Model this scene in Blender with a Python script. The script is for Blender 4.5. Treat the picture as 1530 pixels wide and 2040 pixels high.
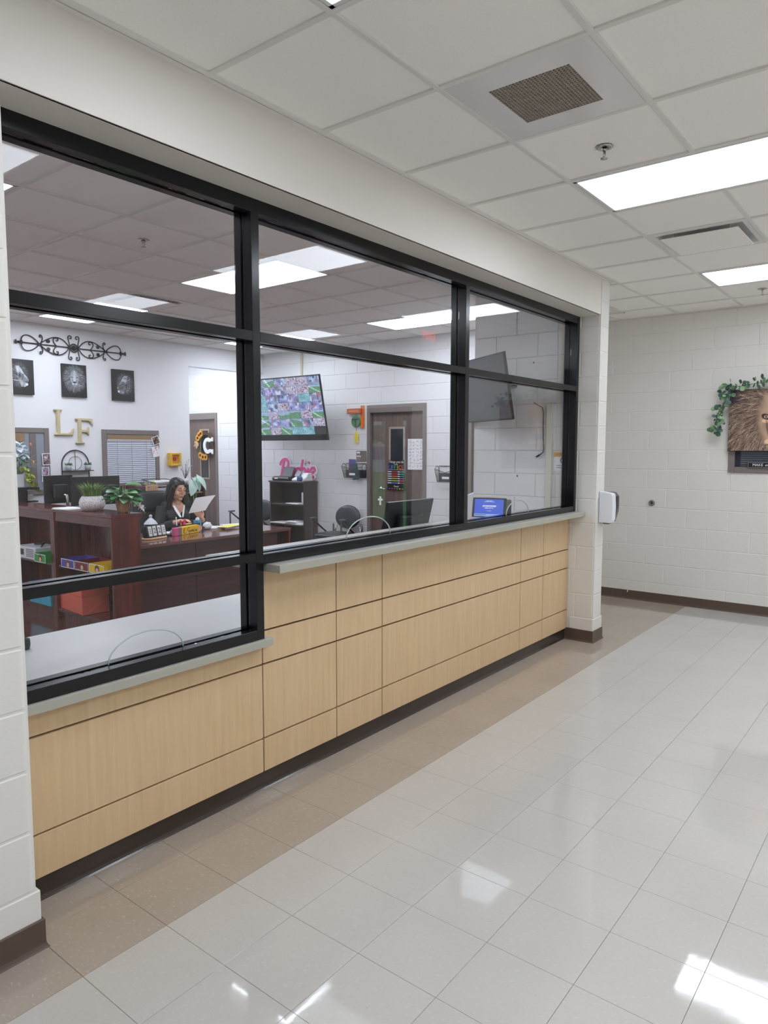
import bpy, bmesh, math, random
import numpy as np
from mathutils import Vector, Matrix
PI = math.pi
for o in list(bpy.data.objects):
    bpy.data.objects.remove(o)
scene = bpy.context.scene
COL = scene.collection

# ------------------------------------------------------------------ camera
CAM = Vector((-2.2775, -2.0220, 1.6443))
YAW, PITCH, ROLL, FPX = 0.6644, -0.0893, -0.0007, 1414.55
fwd = Vector((math.cos(YAW) * math.cos(PITCH), math.sin(YAW) * math.cos(PITCH), math.sin(PITCH)))
r0 = fwd.cross(Vector((0, 0, 1))).normalized()
d0 = fwd.cross(r0)
rgt = math.cos(ROLL) * r0 + math.sin(ROLL) * d0
dwn = -math.sin(ROLL) * r0 + math.cos(ROLL) * d0
cd = bpy.data.cameras.new('camera')
cd.sensor_fit = 'HORIZONTAL'
cd.sensor_width = 36.0
cd.lens = FPX / 1530 * 36.0
cd.clip_start = 0.05
cam = bpy.data.objects.new('camera', cd)
COL.objects.link(cam)
cam.matrix_world = Matrix(((rgt.x, -dwn.x, -fwd.x, CAM.x), (rgt.y, -dwn.y, -fwd.y, CAM.y),
                           (rgt.z, -dwn.z, -fwd.z, CAM.z), (0, 0, 0, 1)))
scene.camera = cam

# ------------------------------------------------------------------ sky, exposure, lamps' strength
W = bpy.data.worlds.new('sky')
scene.world = W
W.use_nodes = True
W.node_tree.nodes['Background'].inputs[0].default_value = (0.55, 0.75, 1.0, 1)
W.node_tree.nodes['Background'].inputs[1].default_value = 3.2
scene.view_settings.view_transform = 'Standard'
scene.view_settings.look = 'None'
scene.view_settings.gamma = 1.0
scene.view_settings.use_curve_mapping = False
scene.view_settings.exposure = 0.08
LAMP = 10.8           # radiance of a corridor troffer's diffuser
LAMP_OFFICE = 11.6    # the same for the office troffers
scene.cycles.max_bounces = 10
scene.cycles.diffuse_bounces = 6
scene.cycles.transparent_max_bounces = 16
scene.cycles.caustics_reflective = False
scene.cycles.caustics_refractive = False
scene.cycles.use_denoising = True

# ------------------------------------------------------------------ materials
def lin(c):
    c = c / 255.0
    return c / 12.92 if c <= 0.04045 else ((c + 0.055) / 1.055) ** 2.4
def rgb(c):
    return (lin(c[0]), lin(c[1]), lin(c[2]), 1.0)
MATS = {}
def M(name, c=(200, 200, 200), rough=0.6, metal=0.0, spec=0.5, bump=None, mottle=None, emit=0.0, coat=0.0, alpha=1.0):
    """plain principled material; bump=(scale,strength), mottle=(scale,amount)"""
    if name in MATS:
        return MATS[name]
    m = bpy.data.materials.new(name)
    m.use_nodes = True
    nt = m.node_tree
    b = nt.nodes['Principled BSDF']
    b.inputs['Base Color'].default_value = rgb(c)
    b.inputs['Roughness'].default_value = rough
    b.inputs['Metallic'].default_value = metal
    b.inputs['Specular IOR Level'].default_value = spec
    b.inputs['Coat Weight'].default_value = coat
    if emit:
        b.inputs['Emission Color'].default_value = rgb(c)
        b.inputs['Emission Strength'].default_value = emit
    if alpha < 1:
        b.inputs['Alpha'].default_value = alpha
    tc = nt.nodes.new('ShaderNodeTexCoord')
    if mottle:
        n = nt.nodes.new('ShaderNodeTexNoise')
        n.inputs['Scale'].default_value = mottle[0]
        n.inputs['Detail'].default_value = 4
        nt.links.new(tc.outputs['Object'], n.inputs['Vector'])
        hs = nt.nodes.new('ShaderNodeHueSaturation')
        hs.inputs['Color'].default_value = rgb(c)
        mr = nt.nodes.new('ShaderNodeMapRange')
        mr.inputs[1].default_value = 0.25
        mr.inputs[2].default_value = 0.75
        mr.inputs[3].default_value = 1 - mottle[1]
        mr.inputs[4].default_value = 1 + mottle[1]
        nt.links.new(n.outputs['Fac'], mr.inputs[0])
        nt.links.new(mr.outputs[0], hs.inputs['Value'])
        nt.links.new(hs.outputs[0], b.inputs['Base Color'])
    if bump:
        n = nt.nodes.new('ShaderNodeTexNoise')
        n.inputs['Scale'].default_value = bump[0]
        n.inputs['Detail'].default_value = 5
        nt.links.new(tc.outputs['Object'], n.inputs['Vector'])
        bp = nt.nodes.new('ShaderNodeBump')
        bp.inputs['Strength'].default_value = bump[1]
        bp.inputs['Distance'].default_value = 0.004
        nt.links.new(n.outputs['Fac'], bp.inputs['Height'])
        nt.links.new(bp.outputs[0], b.inputs['Normal'])
    MATS[name] = m
    return m
def wood(name, c1, c2, rough=0.35, scale=(1, 1, 1), axis='Z', grain=14.0, coat=0.0, spec=0.5):
    """streaky wood; the grain runs along the given axis"""
    if name in MATS:
        return MATS[name]
    m = bpy.data.materials.new(name)
    m.use_nodes = True
    nt = m.node_tree
    b = nt.nodes['Principled BSDF']
    b.inputs['Roughness'].default_value = rough
    b.inputs['Coat Weight'].default_value = coat
    b.inputs['Specular IOR Level'].default_value = spec
    tc = nt.nodes.new('ShaderNodeTexCoord')
    mp = nt.nodes.new('ShaderNodeMapping')
    sc = [grain, grain, grain]
    sc['XYZ'.index(axis)] = grain * 0.07
    mp.inputs['Scale'].default_value = sc
    nt.links.new(tc.outputs['Object'], mp.inputs['Vector'])
    n = nt.nodes.new('ShaderNodeTexNoise')
    n.inputs['Scale'].default_value = 1.0
    n.inputs['Detail'].default_value = 8
    n.inputs['Roughness'].default_value = 0.62
    n.inputs['Distortion'].default_value = 0.6
    nt.links.new(mp.outputs[0], n.inputs['Vector'])
    r = nt.nodes.new('ShaderNodeValToRGB')
    r.color_ramp.elements[0].position = 0.3
    r.color_ramp.elements[0].color = rgb(c1)
    r.color_ramp.elements[1].position = 0.7
    r.color_ramp.elements[1].color = rgb(c2)
    nt.links.new(n.outputs['Fac'], r.inputs[0])
    nt.links.new(r.outputs[0], b.inputs['Base Color'])
    MATS[name] = m
    return m
def painted(name, emit=0.0, rough=0.5):
    """colours come from the mesh attribute Col: a flat print or a screen's picture"""
    if name in MATS:
        return MATS[name]
    m = bpy.data.materials.new(name)
    m.use_nodes = True
    nt = m.node_tree
    b = nt.nodes['Principled BSDF']
    b.inputs['Roughness'].default_value = rough
    a = nt.nodes.new('ShaderNodeAttribute')
    a.attribute_name = 'Col'
    if emit:
        b.inputs['Base Color'].default_value = (0.01, 0.01, 0.01, 1)
        nt.links.new(a.outputs['Color'], b.inputs['Emission Color'])
        b.inputs['Emission Strength'].default_value = emit
    else:
        nt.links.new(a.outputs['Color'], b.inputs['Base Color'])
    MATS[name] = m
    return m
def glass_mat(name, tint=(1, 1, 1), rough=0.0):
    """thin clear pane: transparent, with the mirror reflection of ior 1.5 at either face"""
    m = bpy.data.materials.new(name)
    m.use_nodes = True
    nt = m.node_tree
    nt.nodes.clear()
    out = nt.nodes.new('ShaderNodeOutputMaterial')
    tr = nt.nodes.new('ShaderNodeBsdfTransparent')
    tr.inputs[0].default_value = (*tint, 1)
    gl = nt.nodes.new('ShaderNodeBsdfGlossy')
    gl.inputs['Roughness'].default_value = rough
    fr = nt.nodes.new('ShaderNodeFresnel')
    ge = nt.nodes.new('ShaderNodeNewGeometry')
    mr = nt.nodes.new('ShaderNodeMapRange')
    mr.inputs[3].default_value = 1.38
    mr.inputs[4].default_value = 1 / 1.38
    nt.links.new(ge.outputs['Backfacing'], mr.inputs[0])
    nt.links.new(mr.outputs[0], fr.inputs['IOR'])
    mx = nt.nodes.new('ShaderNodeMixShader')
    nt.links.new(fr.outputs[0], mx.inputs[0])
    nt.links.new(tr.outputs[0], mx.inputs[1])
    nt.links.new(gl.outputs[0], mx.inputs[2])
    nt.links.new(mx.outputs[0], out.inputs[0])
    MATS[name] = m
    return m

# ------------------------------------------------------------------ mesh helpers
def slab_holes(m, x0, x1, y0, y1, z0, z1, holes):
    """an upright slab (thin in x) with openings (y0,y1,z0,z1)"""
    ys = sorted({y0, y1} | {h[0] for h in holes} | {h[1] for h in holes})
    for a, b in zip(ys[:-1], ys[1:]):
        hs = [h for h in holes if h[0] < (a + b) / 2 < h[1]]
        if not hs:
            m.box(x0, x1, a, b, z0, z1)
        for h in hs:
            if h[2] > z0: m.box(x0, x1, a, b, z0, h[2])
            if h[3] < z1: m.box(x0, x1, a, b, h[3], z1)
    return m
class MB:
    """collects simple shapes and links them as ONE mesh object"""
    def __init__(s):
        s.v = []; s.f = []; s.sm = []; s.mi = []; s.m = 0
    def add(s, vs, fs, smooth=False):
        k = len(s.v)
        s.v += [tuple(p) for p in vs]
        for f in fs:
            s.f.append([i + k for i in f]); s.sm.append(smooth); s.mi.append(s.m)
        return s
    def box(s, x0, x1, y0, y1, z0, z1):
        return s.add([(x, y, z) for x in (x0, x1) for y in (y0, y1) for z in (z0, z1)],
                     [(0, 1, 3, 2), (4, 6, 7, 5), (0, 4, 5, 1), (2, 3, 7, 6), (0, 2, 6, 4), (1, 5, 7, 3)])
    def obox(s, c, size, R=None):
        R = R or Matrix.Identity(3)
        h = [a / 2 for a in size]
        c = Vector(c)
        vs = [c + R @ Vector((x * h[0], y * h[1], z * h[2])) for x in (-1, 1) for y in (-1, 1) for z in (-1, 1)]
        return s.add(vs, [(0, 1, 3, 2), (4, 6, 7, 5), (0, 4, 5, 1), (2, 3, 7, 6), (0, 2, 6, 4), (1, 5, 7, 3)])
    def tube(s, pts, r, n=8, cap=True, smooth=True):
        pts = [Vector(p) for p in pts]
        rs = r if isinstance(r, (list, tuple)) else [r] * len(pts)
        rings = []
        prev = None
        for i, p in enumerate(pts):
            a = pts[max(i - 1, 0)]; b = pts[min(i + 1, len(pts) - 1)]
            t = (b - a).normalized() if (b - a).length > 1e-9 else Vector((0, 0, 1))
            if prev is None:
                u = t.orthogonal().normalized()
            else:
                u = (prev - t * prev.dot(t))
                u = u.normalized() if u.length > 1e-6 else t.orthogonal().normalized()
            prev = u
            w = t.cross(u)
            rings.append([p + (u * math.cos(2 * PI * k / n) + w * math.sin(2 * PI * k / n)) * rs[i] for k in range(n)])
        vs = [q for rg in rings for q in rg]
        fs = []
        for i in range(len(rings) - 1):
            for k in range(n):
                k2 = (k + 1) % n
                fs.append((i * n + k, i * n + k2, (i + 1) * n + k2, (i + 1) * n + k))
        s.add(vs, fs, smooth)
        if cap:
            base = len(s.v) - len(vs)
            s.f.append([base + k for k in range(n)][::-1]); s.sm.append(False); s.mi.append(s.m)
            s.f.append([base + (len(rings) - 1) * n + k for k in range(n)]); s.sm.append(False); s.mi.append(s.m)
        return s
    def lathe(s, prof, c=(0, 0, 0), n=24, smooth=True, R=None):
        """prof: (radius, height) from bottom to top, about local z"""
        R = R or Matrix.Identity(3)
        c = Vector(c)
        vs = []
        for r, z in prof:
            for k in range(n):
                a = 2 * PI * k / n
                vs.append(c + R @ Vector((r * math.cos(a), r * math.sin(a), z)))
        fs = []
        for i in range(len(prof) - 1):
            for k in range(n):
                k2 = (k + 1) % n
                fs.append((i * n + k, i * n + k2, (i + 1) * n + k2, (i + 1) * n + k))
        s.add(vs, fs, smooth)
        b = len(s.v) - len(vs)
        for rg, rev in ((0, True), (len(prof) - 1, False)):
            if prof[rg][0] > 1e-4:
                f = [b + rg * n + k for k in range(n)]
                s.f.append(f[::-1] if rev else f); s.sm.append(False); s.mi.append(s.m)
        return s
    def ball(s, c, r, n=12, m=8, R=None):
        r = (r, r, r) if isinstance(r, (int, float)) else r
        R = R or Matrix.Identity(3)
        c = Vector(c)
        vs = [c + R @ Vector((0, 0, -r[2]))]
        for i in range(1, m):
            t = -PI / 2 + PI * i / m
            for k in range(n):
                a = 2 * PI * k / n
                vs.append(c + R @ Vector((r[0] * math.cos(t) * math.cos(a), r[1] * math.cos(t) * math.sin(a), r[2] * math.sin(t))))
        vs.append(c + R @ Vector((0, 0, r[2])))
        fs = []
        for k in range(n):
            fs.append((0, 1 + (k + 1) % n, 1 + k))
        for i in range(m - 2):
            for k in range(n):
                k2 = (k + 1) % n
                fs.append((1 + i * n + k, 1 + i * n + k2, 1 + (i + 1) * n + k2, 1 + (i + 1) * n + k))
        L = len(vs) - 1
        for k in range(n):
            fs.append((1 + (m - 2) * n + k, 1 + (m - 2) * n + (k + 1) % n, L))
        return s.add(vs, fs, True)
    def prism(s, poly, o, u, v, depth, holes=None, smooth=False):
        """poly: 2-D outline in the (u,v) plane at o, extruded by the vector depth (poly may be concave)"""
        o, u, v, d = Vector(o), Vector(u), Vector(v), Vector(depth)
        n = len(poly)
        a = [o + u * p[0] + v * p[1] for p in poly]
        vs = a + [p + d for p in a]
        fs = [tuple(range(n))[::-1], tuple(range(n, 2 * n))]
        fs += [(i, (i + 1) % n, n + (i + 1) % n, n + i) for i in range(n)]
        return s.add(vs, fs, smooth)
    def quad(s, a, b, c, d):
        return s.add([a, b, c, d], [(0, 1, 2, 3)])
    def mesh(s, name, mats, bevel=0.0, seg=1, recalc=True):
        me = bpy.data.meshes.new(name)
        me.from_pydata(s.v, [], s.f)
        me.polygons.foreach_set('use_smooth', s.sm)
        me.polygons.foreach_set('material_index', s.mi)
        for m in (mats if isinstance(mats, (list, tuple)) else [mats]):
            me.materials.append(m)
        if recalc or bevel:
            bm = bmesh.new()
            bm.from_mesh(me)
            if recalc:
                bmesh.ops.recalc_face_normals(bm, faces=bm.faces)
            if bevel:
                es = [e for e in bm.edges if len(e.link_faces) == 2 and e.calc_face_angle(0) > 0.6]
                bmesh.ops.bevel(bm, geom=es, offset=bevel, segments=seg, affect='EDGES', profile=0.5, clamp_overlap=True)
                if seg > 1:
                    for f in bm.faces:
                        f.smooth = f.smooth or f.calc_area() < 1e-9
            bm.to_mesh(me)
            bm.free()
        me.update()
        return me
    def build(s, name, mats, parent=None, bevel=0.0, seg=1, loc=None, rz=0.0, recalc=True):
        o = bpy.data.objects.new(name, s.mesh(name, mats, bevel, seg, recalc))
        COL.objects.link(o)
        if parent is not None:
            o.parent = parent
        if loc is not None:
            o.location = loc
        o.rotation_euler.z = rz
        return o
def link(name, me, parent=None, loc=None, rz=0.0):
    o = bpy.data.objects.new(name, me)
    COL.objects.link(o)
    if parent is not None:
        o.parent = parent
    if loc is not None:
        o.location = loc
    o.rotation_euler.z = rz
    return o
def tag(o, label=None, cat=None, group=None, kind=None):
    if label: o['label'] = label
    if cat: o['category'] = cat
    if group: o['group'] = group
    if kind: o['kind'] = kind
    return o
def thing(name, label, cat, loc=(0, 0, 0), rz=0.0, group=None):
    o = bpy.data.objects.new(name, None)
    o.empty_display_size = 0.1
    COL.objects.link(o)
    o.location = loc
    o.rotation_euler.z = rz
    return tag(o, label, cat, group)
def struct(o, label=None):
    o['kind'] = 'structure'
    if label: o['label'] = label
    return o
def shell(name, label=None):
    o = bpy.data.objects.new(name, None)
    o.empty_display_size = 0.1
    COL.objects.link(o)
    return struct(o, label)
def copy_tree(o, parent=None):
    c = o.copy()
    COL.objects.link(c)
    c.parent = parent
    for ch in list(o.children):
        copy_tree(ch, c)
    return c
def rotz(a):
    return Matrix.Rotation(a, 3, 'Z')
def arc(cx, cy, r, a0, a1, n):
    return [(cx + r * math.cos(a0 + (a1 - a0) * i / n), cy + r * math.sin(a0 + (a1 - a0) * i / n)) for i in range(n + 1)]
def text(name, body, size, mat, o, u, v, depth=0.002, parent=None, align='CENTER', shear=0.0, space=1.0):
    """flat lettering: letters' baseline along u, up along v, middle at o"""
    cu = bpy.data.curves.new(name, 'FONT')
    cu.body = body
    cu.size = size
    cu.extrude = depth / 2
    cu.align_x = align
    cu.align_y = 'CENTER'
    cu.shear = shear
    cu.space_character = space
    cu.resolution_u = 2
    ob = bpy.data.objects.new(name, cu)
    me = bpy.data.meshes.new_from_object(ob)
    bpy.data.objects.remove(ob)
    bpy.data.curves.remove(cu)
    me.materials.clear()
    me.materials.append(mat)
    u, v, o = Vector(u).normalized(), Vector(v).normalized(), Vector(o)
    w = u.cross(v)
    me.transform(Matrix(((u.x, v.x, w.x, o.x), (u.y, v.y, w.y, o.y), (u.z, v.z, w.z, o.z), (0, 0, 0, 1))))
    return link(name, me, parent)
def picture(name, img, o, u, v, mat, parent=None):
    """img: H x W x 3 sRGB array (row 0 on top) laid on a grid from corner o (lower left) along vectors u, v"""
    H, Wd = img.shape[:2]
    o, u, v = np.array(o, float), np.array(u, float), np.array(v, float)
    ii, jj = np.meshgrid(np.arange(Wd + 1) / Wd, np.arange(H + 1) / H)
    co = o + ii[..., None] * u + jj[..., None] * v
    me = bpy.data.meshes.new(name)
    idx = np.arange((H + 1) * (Wd + 1)).reshape(H + 1, Wd + 1)
    f = np.stack([idx[:-1, :-1], idx[:-1, 1:], idx[1:, 1:], idx[1:, :-1]], -1).reshape(-1, 4)
    me.from_pydata(co.reshape(-1, 3).tolist(), [], f.tolist())
    c = np.clip(img[::-1], 0, 1).reshape(-1, 3)
    c = np.where(c <= 0.04045, c / 12.92, ((c + 0.055) / 1.055) ** 2.4)
    at = me.attributes.new('Col', 'FLOAT_COLOR', 'FACE')
    at.data.foreach_set('color', np.concatenate([c, np.ones((len(c), 1))], 1).astype(np.float32).ravel())
    me.materials.append(mat)
    return link(name, me, parent)
def unproject_ok(p, m=60):
    """is the point inside the photograph's frame (with a margin)?"""
    d = Vector(p) - CAM
    z = d.dot(fwd)
    if z < 0.15:
        return False
    x = 765 + FPX * d.dot(rgt) / z; y = 1020 + FPX * d.dot(dwn) / z
    return -m < x < 1530 + m and -m < y < 2040 + m

# ------------------------------------------------------------------ shared finishes
def speckled(name, c, chip1, chip2, rough):
    m = bpy.data.materials.new(name); m.use_nodes = True
    nt = m.node_tree; b = nt.nodes['Principled BSDF']
    b.inputs['Roughness'].default_value = rough
    b.inputs['Specular IOR Level'].default_value = 0.7
    ge = nt.nodes.new('ShaderNodeNewGeometry')
    def noise(scale, detail, sx=1.0, sy=1.0):
        mp = nt.nodes.new('ShaderNodeMapping'); mp.inputs['Scale'].default_value = (sx, sy, 1)
        mp.inputs['Rotation'].default_value = (0, 0, 0.5)
        nt.links.new(ge.outputs['Position'], mp.inputs['Vector'])
        n = nt.nodes.new('ShaderNodeTexNoise'); n.inputs['Scale'].default_value = scale; n.inputs['Detail'].default_value = detail
        nt.links.new(mp.outputs[0], n.inputs['Vector'])
        return n
    def ramp(n, a, bb, c0, c1):
        r = nt.nodes.new('ShaderNodeMapRange'); r.inputs[1].default_value = a; r.inputs[2].default_value = bb
        r.inputs[3].default_value = c0; r.inputs[4].default_value = c1
        nt.links.new(n.outputs['Fac'], r.inputs[0]); return r
    def mix(fac, a, colour):
        x = nt.nodes.new('ShaderNodeMix'); x.data_type = 'RGBA'
        nt.links.new(fac.outputs[0], x.inputs[0])
        if isinstance(a, tuple): x.inputs[6].default_value = a
        else: nt.links.new(a.outputs[2], x.inputs[6])
        x.inputs[7].default_value = colour
        return x
    x1 = mix(ramp(noise(2.3, 3), 0.35, 0.7, 0.0, 0.16), rgb(c), rgb(chip2))
    x2 = mix(ramp(noise(120, 2, 1, 0.35), 0.60, 0.70, 0.0, 0.42), x1, rgb(chip1))
    x3 = mix(ramp(noise(160, 2, 0.4, 1), 0.63, 0.72, 0.0, 0.35), x2, rgb(chip2))
    nt.links.new(x3.outputs[2], b.inputs['Base Color'])
    # polish: faint waves in the wax and small differences in gloss
    n = noise(5.0, 3); bp = nt.nodes.new('ShaderNodeBump'); bp.inputs['Strength'].default_value = 0.05; bp.inputs['Distance'].default_value = 0.01
    nt.links.new(n.outputs['Fac'], bp.inputs['Height']); nt.links.new(bp.outputs[0], b.inputs['Normal'])
    r = ramp(noise(9, 4, 1, 0.3), 0.3, 0.7, rough * 0.7, rough * 1.4)
    nt.links.new(r.outputs[0], b.inputs['Roughness'])
    MATS[name] = m
    return m
VCT = speckled('vinyl_tile_cream', (201, 197, 191), (216, 212, 206), (178, 172, 164), 0.045)
VCT_B = speckled('vinyl_tile_brown', (178, 165, 152), (204, 193, 182), (142, 129, 118), 0.045)
def block_paint(name, c, bump=0.16):
    m = bpy.data.materials.new(name); m.use_nodes = True
    nt = m.node_tree; b = nt.nodes['Principled BSDF']
    b.inputs['Base Color'].default_value = rgb(c); b.inputs['Roughness'].default_value = 0.42
    ge = nt.nodes.new('ShaderNodeNewGeometry')
    mp = nt.nodes.new('ShaderNodeMapping'); mp.inputs['Scale'].default_value = (1, 1, 2.2)
    nt.links.new(ge.outputs['Position'], mp.inputs['Vector'])
    n = nt.nodes.new('ShaderNodeTexNoise'); n.inputs['Scale'].default_value = 34; n.inputs['Detail'].default_value = 7; n.inputs['Roughness'].default_value = 0.68
    nt.links.new(mp.outputs[0], n.inputs['Vector'])
    bp = nt.nodes.new('ShaderNodeBump'); bp.inputs['Strength'].default_value = bump; bp.inputs['Distance'].default_value = 0.006
    nt.links.new(n.outputs['Fac'], bp.inputs['Height']); nt.links.new(bp.outputs[0], b.inputs['Normal'])
    MATS[name] = m
    return m
BLOCK = block_paint('painted_block', (228, 225, 219))
BLOCK_O = block_paint('painted_block_office', (228, 228, 229), 0.08)
JOINT = M('painted_joint', (228, 225, 219), 0.6)
JOINT_O = M('painted_joint_office', (228, 228, 229), 0.6)
PLASTER = M('painted_plaster', (230, 225, 217), 0.55, bump=(60, 0.05), mottle=(3, 0.015))
WHITE = M('white_wall_paint', (240, 240, 243), 0.6, bump=(70, 0.05))
TILE_C = M('ceiling_tile', (249, 246, 242), 0.9, bump=(260, 0.25), mottle=(160, 0.03))
TEE = M('tee_bar_white', (226, 224, 220), 0.5)
COVE = M('brown_vinyl_base', (92, 76, 66), 0.35, bump=(20, 0.05))
KICK = M('dark_kick_base', (58, 47, 41), 0.14, bump=(14, 0.1))
BLACKAL = M('black_anodised', (8, 8, 12), 0.2, spec=0.42, mottle=(30, 0.25))
TAUPE = M('taupe_steel', (128, 117, 113), 0.45, mottle=(40, 0.04))
GLASS = glass_mat('clear_glass')
GLASSEDGE = M('glass_edge', (190, 205, 200), 0.2, spec=0.8)

Y0, YR, YK = 0.23, 0.465, 0.49        # wall face, panel face, kick face
H = 3.02                              # ceiling height
XL, XR = -1.24, 3.475                 # the storefront opening
XF = 5.44                             # far corridor wall
XO = 5.05                             # block wall of the office
YB = 6.01                             # white office wall
YN = 1.42                             # office side of the short return wall
BH, BW = 0.2032, 0.4064

_block = {}
def block_mesh(w, h, mat, key):
    k = (round(w, 3), round(h, 3), key)
    if k not in _block:
        p, c = 0.0035, 0.0035
        a, b = w / 2, h / 2
        vs = [(-a, 0, -b), (a, 0, -b), (a, 0, b), (-a, 0, b), (-a + c, -p, -b + c), (a - c, -p, -b + c), (a - c, -p, b - c), (-a + c, -p, b - c)]
        me = bpy.data.meshes.new('concrete_block')
        me.from_pydata(vs, [], [(4, 5, 6, 7), (0, 1, 5, 4), (1, 2, 6, 5), (2, 3, 7, 6), (3, 0, 4, 7)])
        me.materials.append(mat)
        _block[k] = me
    return _block[k]
def block_wall(parent, axis, plane, n, a0, a1, z0, z1, phase, holes, mat, key, margin=260):
    """blocks on the plane axis=plane facing n (+-1); a = the other horizontal coordinate; holes are (a0,a1,z0,z1)"""
    g = 0.0028
    rz = {('y', -1): 0.0, ('x', -1): -PI / 2, ('y', 1): PI, ('x', 1): PI / 2}[(axis, n)]
    for k in range(int(z1 / BH) + 2):
        cz0, cz1 = max(k * BH, z0), min((k + 1) * BH, z1)
        if cz1 - cz0 < 0.02:
            continue
        off = phase + (0 if k % 2 else BW / 2)
        j = math.floor((a0 - off) / BW)
        while off + j * BW < a1:
            rects = [(max(off + j * BW, a0), min(off + (j + 1) * BW, a1), cz0, cz1)]
            j += 1
            for hx0, hx1, hz0, hz1 in holes:
                new = []
                for x0, x1, q0, q1 in rects:
                    if x1 <= hx0 or x0 >= hx1 or q1 <= hz0 or q0 >= hz1:
                        new.append((x0, x1, q0, q1)); continue
                    if x0 < hx0: new.append((x0, hx0, q0, q1))
                    if x1 > hx1: new.append((hx1, x1, q0, q1))
                    m0, m1 = max(x0, hx0), min(x1, hx1)
                    if q0 < hz0: new.append((m0, m1, q0, hz0))
                    if q1 > hz1: new.append((m0, m1, hz1, q1))
                rects = new
            for x0, x1, q0, q1 in rects:
                if x1 - x0 < 0.025 or q1 - q0 < 0.02:
                    continue
                c = (x0 + x1) / 2, (q0 + q1) / 2
                p = (plane, c[0], c[1]) if axis == 'x' else (c[0], plane, c[1])
                if not unproject_ok(p, margin):
                    continue
                link('concrete_block', block_mesh(x1 - x0 - 2 * g, q1 - q0 - 2 * g, mat, key), parent, p, rz)

# ------------------------------------------------------------------ floors
fl = struct(MB().box(-6.2, 5.6, -4.8, 1.3, -0.12, -0.0025).build('floor', M('floor_joint', (120, 108, 98), 0.5)), 'polished vinyl tile corridor floor, cream with a brown border')
T = 0.3048
def slab(name, w, d, mat):
    a, b, c = w / 2, d / 2, 0.0004
    me = bpy.data.meshes.new(name)
    vs = [(-a, -b, -0.0025), (a, -b, -0.0025), (a, b, -0.0025), (-a, b, -0.0025), (-a, -b, -c), (a, -b, -c), (a, b, -c), (-a, b, -c),
          (-a + c, -b + c, 0), (a - c, -b + c, 0), (a - c, b - c, 0), (-a + c, b - c, 0)]
    fs = [(8, 9, 10, 11)]
    for i in range(4):
        j = (i + 1) % 4
        fs += [(i, j, 4 + j, 4 + i), (4 + i, 4 + j, 8 + j, 8 + i)]
    me.from_pydata(vs, [], fs); me.materials.append(mat)
    return me
gap = 0.0007
tile_me = {}
rest = {0: MB(), 1: MB()}
cand = []
for i in range(-21, 19):
    for j in range(-16, 5):
        x0, x1 = i * T, min((i + 1) * T, 5.44)
        y0, y1 = j * T, min((j + 1) * T, YN - 0.2)
        if x1 - x0 < 0.01 or y1 - y0 < 0.01:
            continue
        if j >= 1 and x1 < 3.5:
            y1 = min(y1, 0.52)
            if y1 - y0 < 0.02:
                continue
        brown = 1 if y0 > -0.01 else 0
        c = ((x0 + x1) / 2, (y0 + y1) / 2, 0)
        cand.append((unproject_ok(c, 40), (Vector(c) - CAM).length, brown, c, x1 - x0 - 2 * gap, y1 - y0 - 2 * gap))
cand.sort(key=lambda q: (not q[0], q[1]))
for n, (seen, dist, brown, c, w, d) in enumerate(cand):
    if n < 296 and seen:
        k = (round(w, 3), round(d, 3), brown)
        if k not in tile_me:
            tile_me[k] = slab('floor_tile', w, d, VCT_B if brown else VCT)
        link('floor_tile', tile_me[k], fl, c)
    else:
        q = rest[brown]
        q.add([(c[0] - w / 2, c[1] - d / 2, 0), (c[0] + w / 2, c[1] - d / 2, 0), (c[0] + w / 2, c[1] + d / 2, 0), (c[0] - w / 2, c[1] + d / 2, 0)], [(0, 1, 2, 3)])
for brown in (0, 1):
    if rest[brown].f:
        tag(rest[brown].build('tile_field', VCT_B if brown else VCT, fl, recalc=False), kind='stuff')
REDWOOD = wood('polished_red_brown_plank', (74, 36, 30), (116, 66, 52), 0.16, axis='Y', grain=9, coat=0.5)
of = struct(MB().box(-2.7, 3.6, 0.6, 8.2, -0.12, 0.0).box(3.6, 5.05, YN - 0.1, 8.2, -0.12, 0.0).build('floor', REDWOOD), 'glossy red-brown plank floor inside the office')

# ------------------------------------------------------------------ storefront wall with its piers and beam
wl = struct(MB().box(-6.2, XL - 0.004, Y0 + 0.004, 0.6, 0, H).box(XR + 0.004, 3.651, Y0 + 0.004, 0.6, 0, H).box(XL - 0.004, XR + 0.004, Y0 + 0.012, 0.6, 2.735, H).box(XL - 0.004, XR + 0.004, 0.52, 0.6, 0, 0.70).box(-0.02, XR + 0.004, 0.52, 0.6, 0.7, 1.07).build('wall_front', JOINT), 'cream painted wall around the office storefront window')
MB().box(XL, XR, Y0 + 0.006, Y0 + 0.02, 2.735, H).box(XL, XR, Y0 + 0.02, 0.6, 2.733, 2.737).build('header_beam', PLASTER, wl)
def nose(x0, x1, left, right, ydeep, r=0.026):
    """footprint of a pier block whose front corners are rounded where asked"""
    p = [(x0, ydeep)]
    p += [(x0 + r + r * math.cos(a), Y0 + r + r * math.sin(a)) for a in [PI + PI / 2 * i / 7 for i in range(8)]] if left else [(x0, Y0)]
    p += [(x1 - r + r * math.cos(a), Y0 + r + r * math.sin(a)) for a in [1.5 * PI + PI / 2 * i / 7 for i in range(8)]] if right else [(x1, Y0)]
    p += [(x1, ydeep)]
    return p
def pier_block(foot, z0, z1, parent):
    MB().prism(foot, (0, 0, z0), (1, 0, 0), (0, 1, 0), (0, 0, z1 - z0)).build('concrete_block', BLOCK, parent, bevel=0.004)
g = 0.0035
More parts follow.
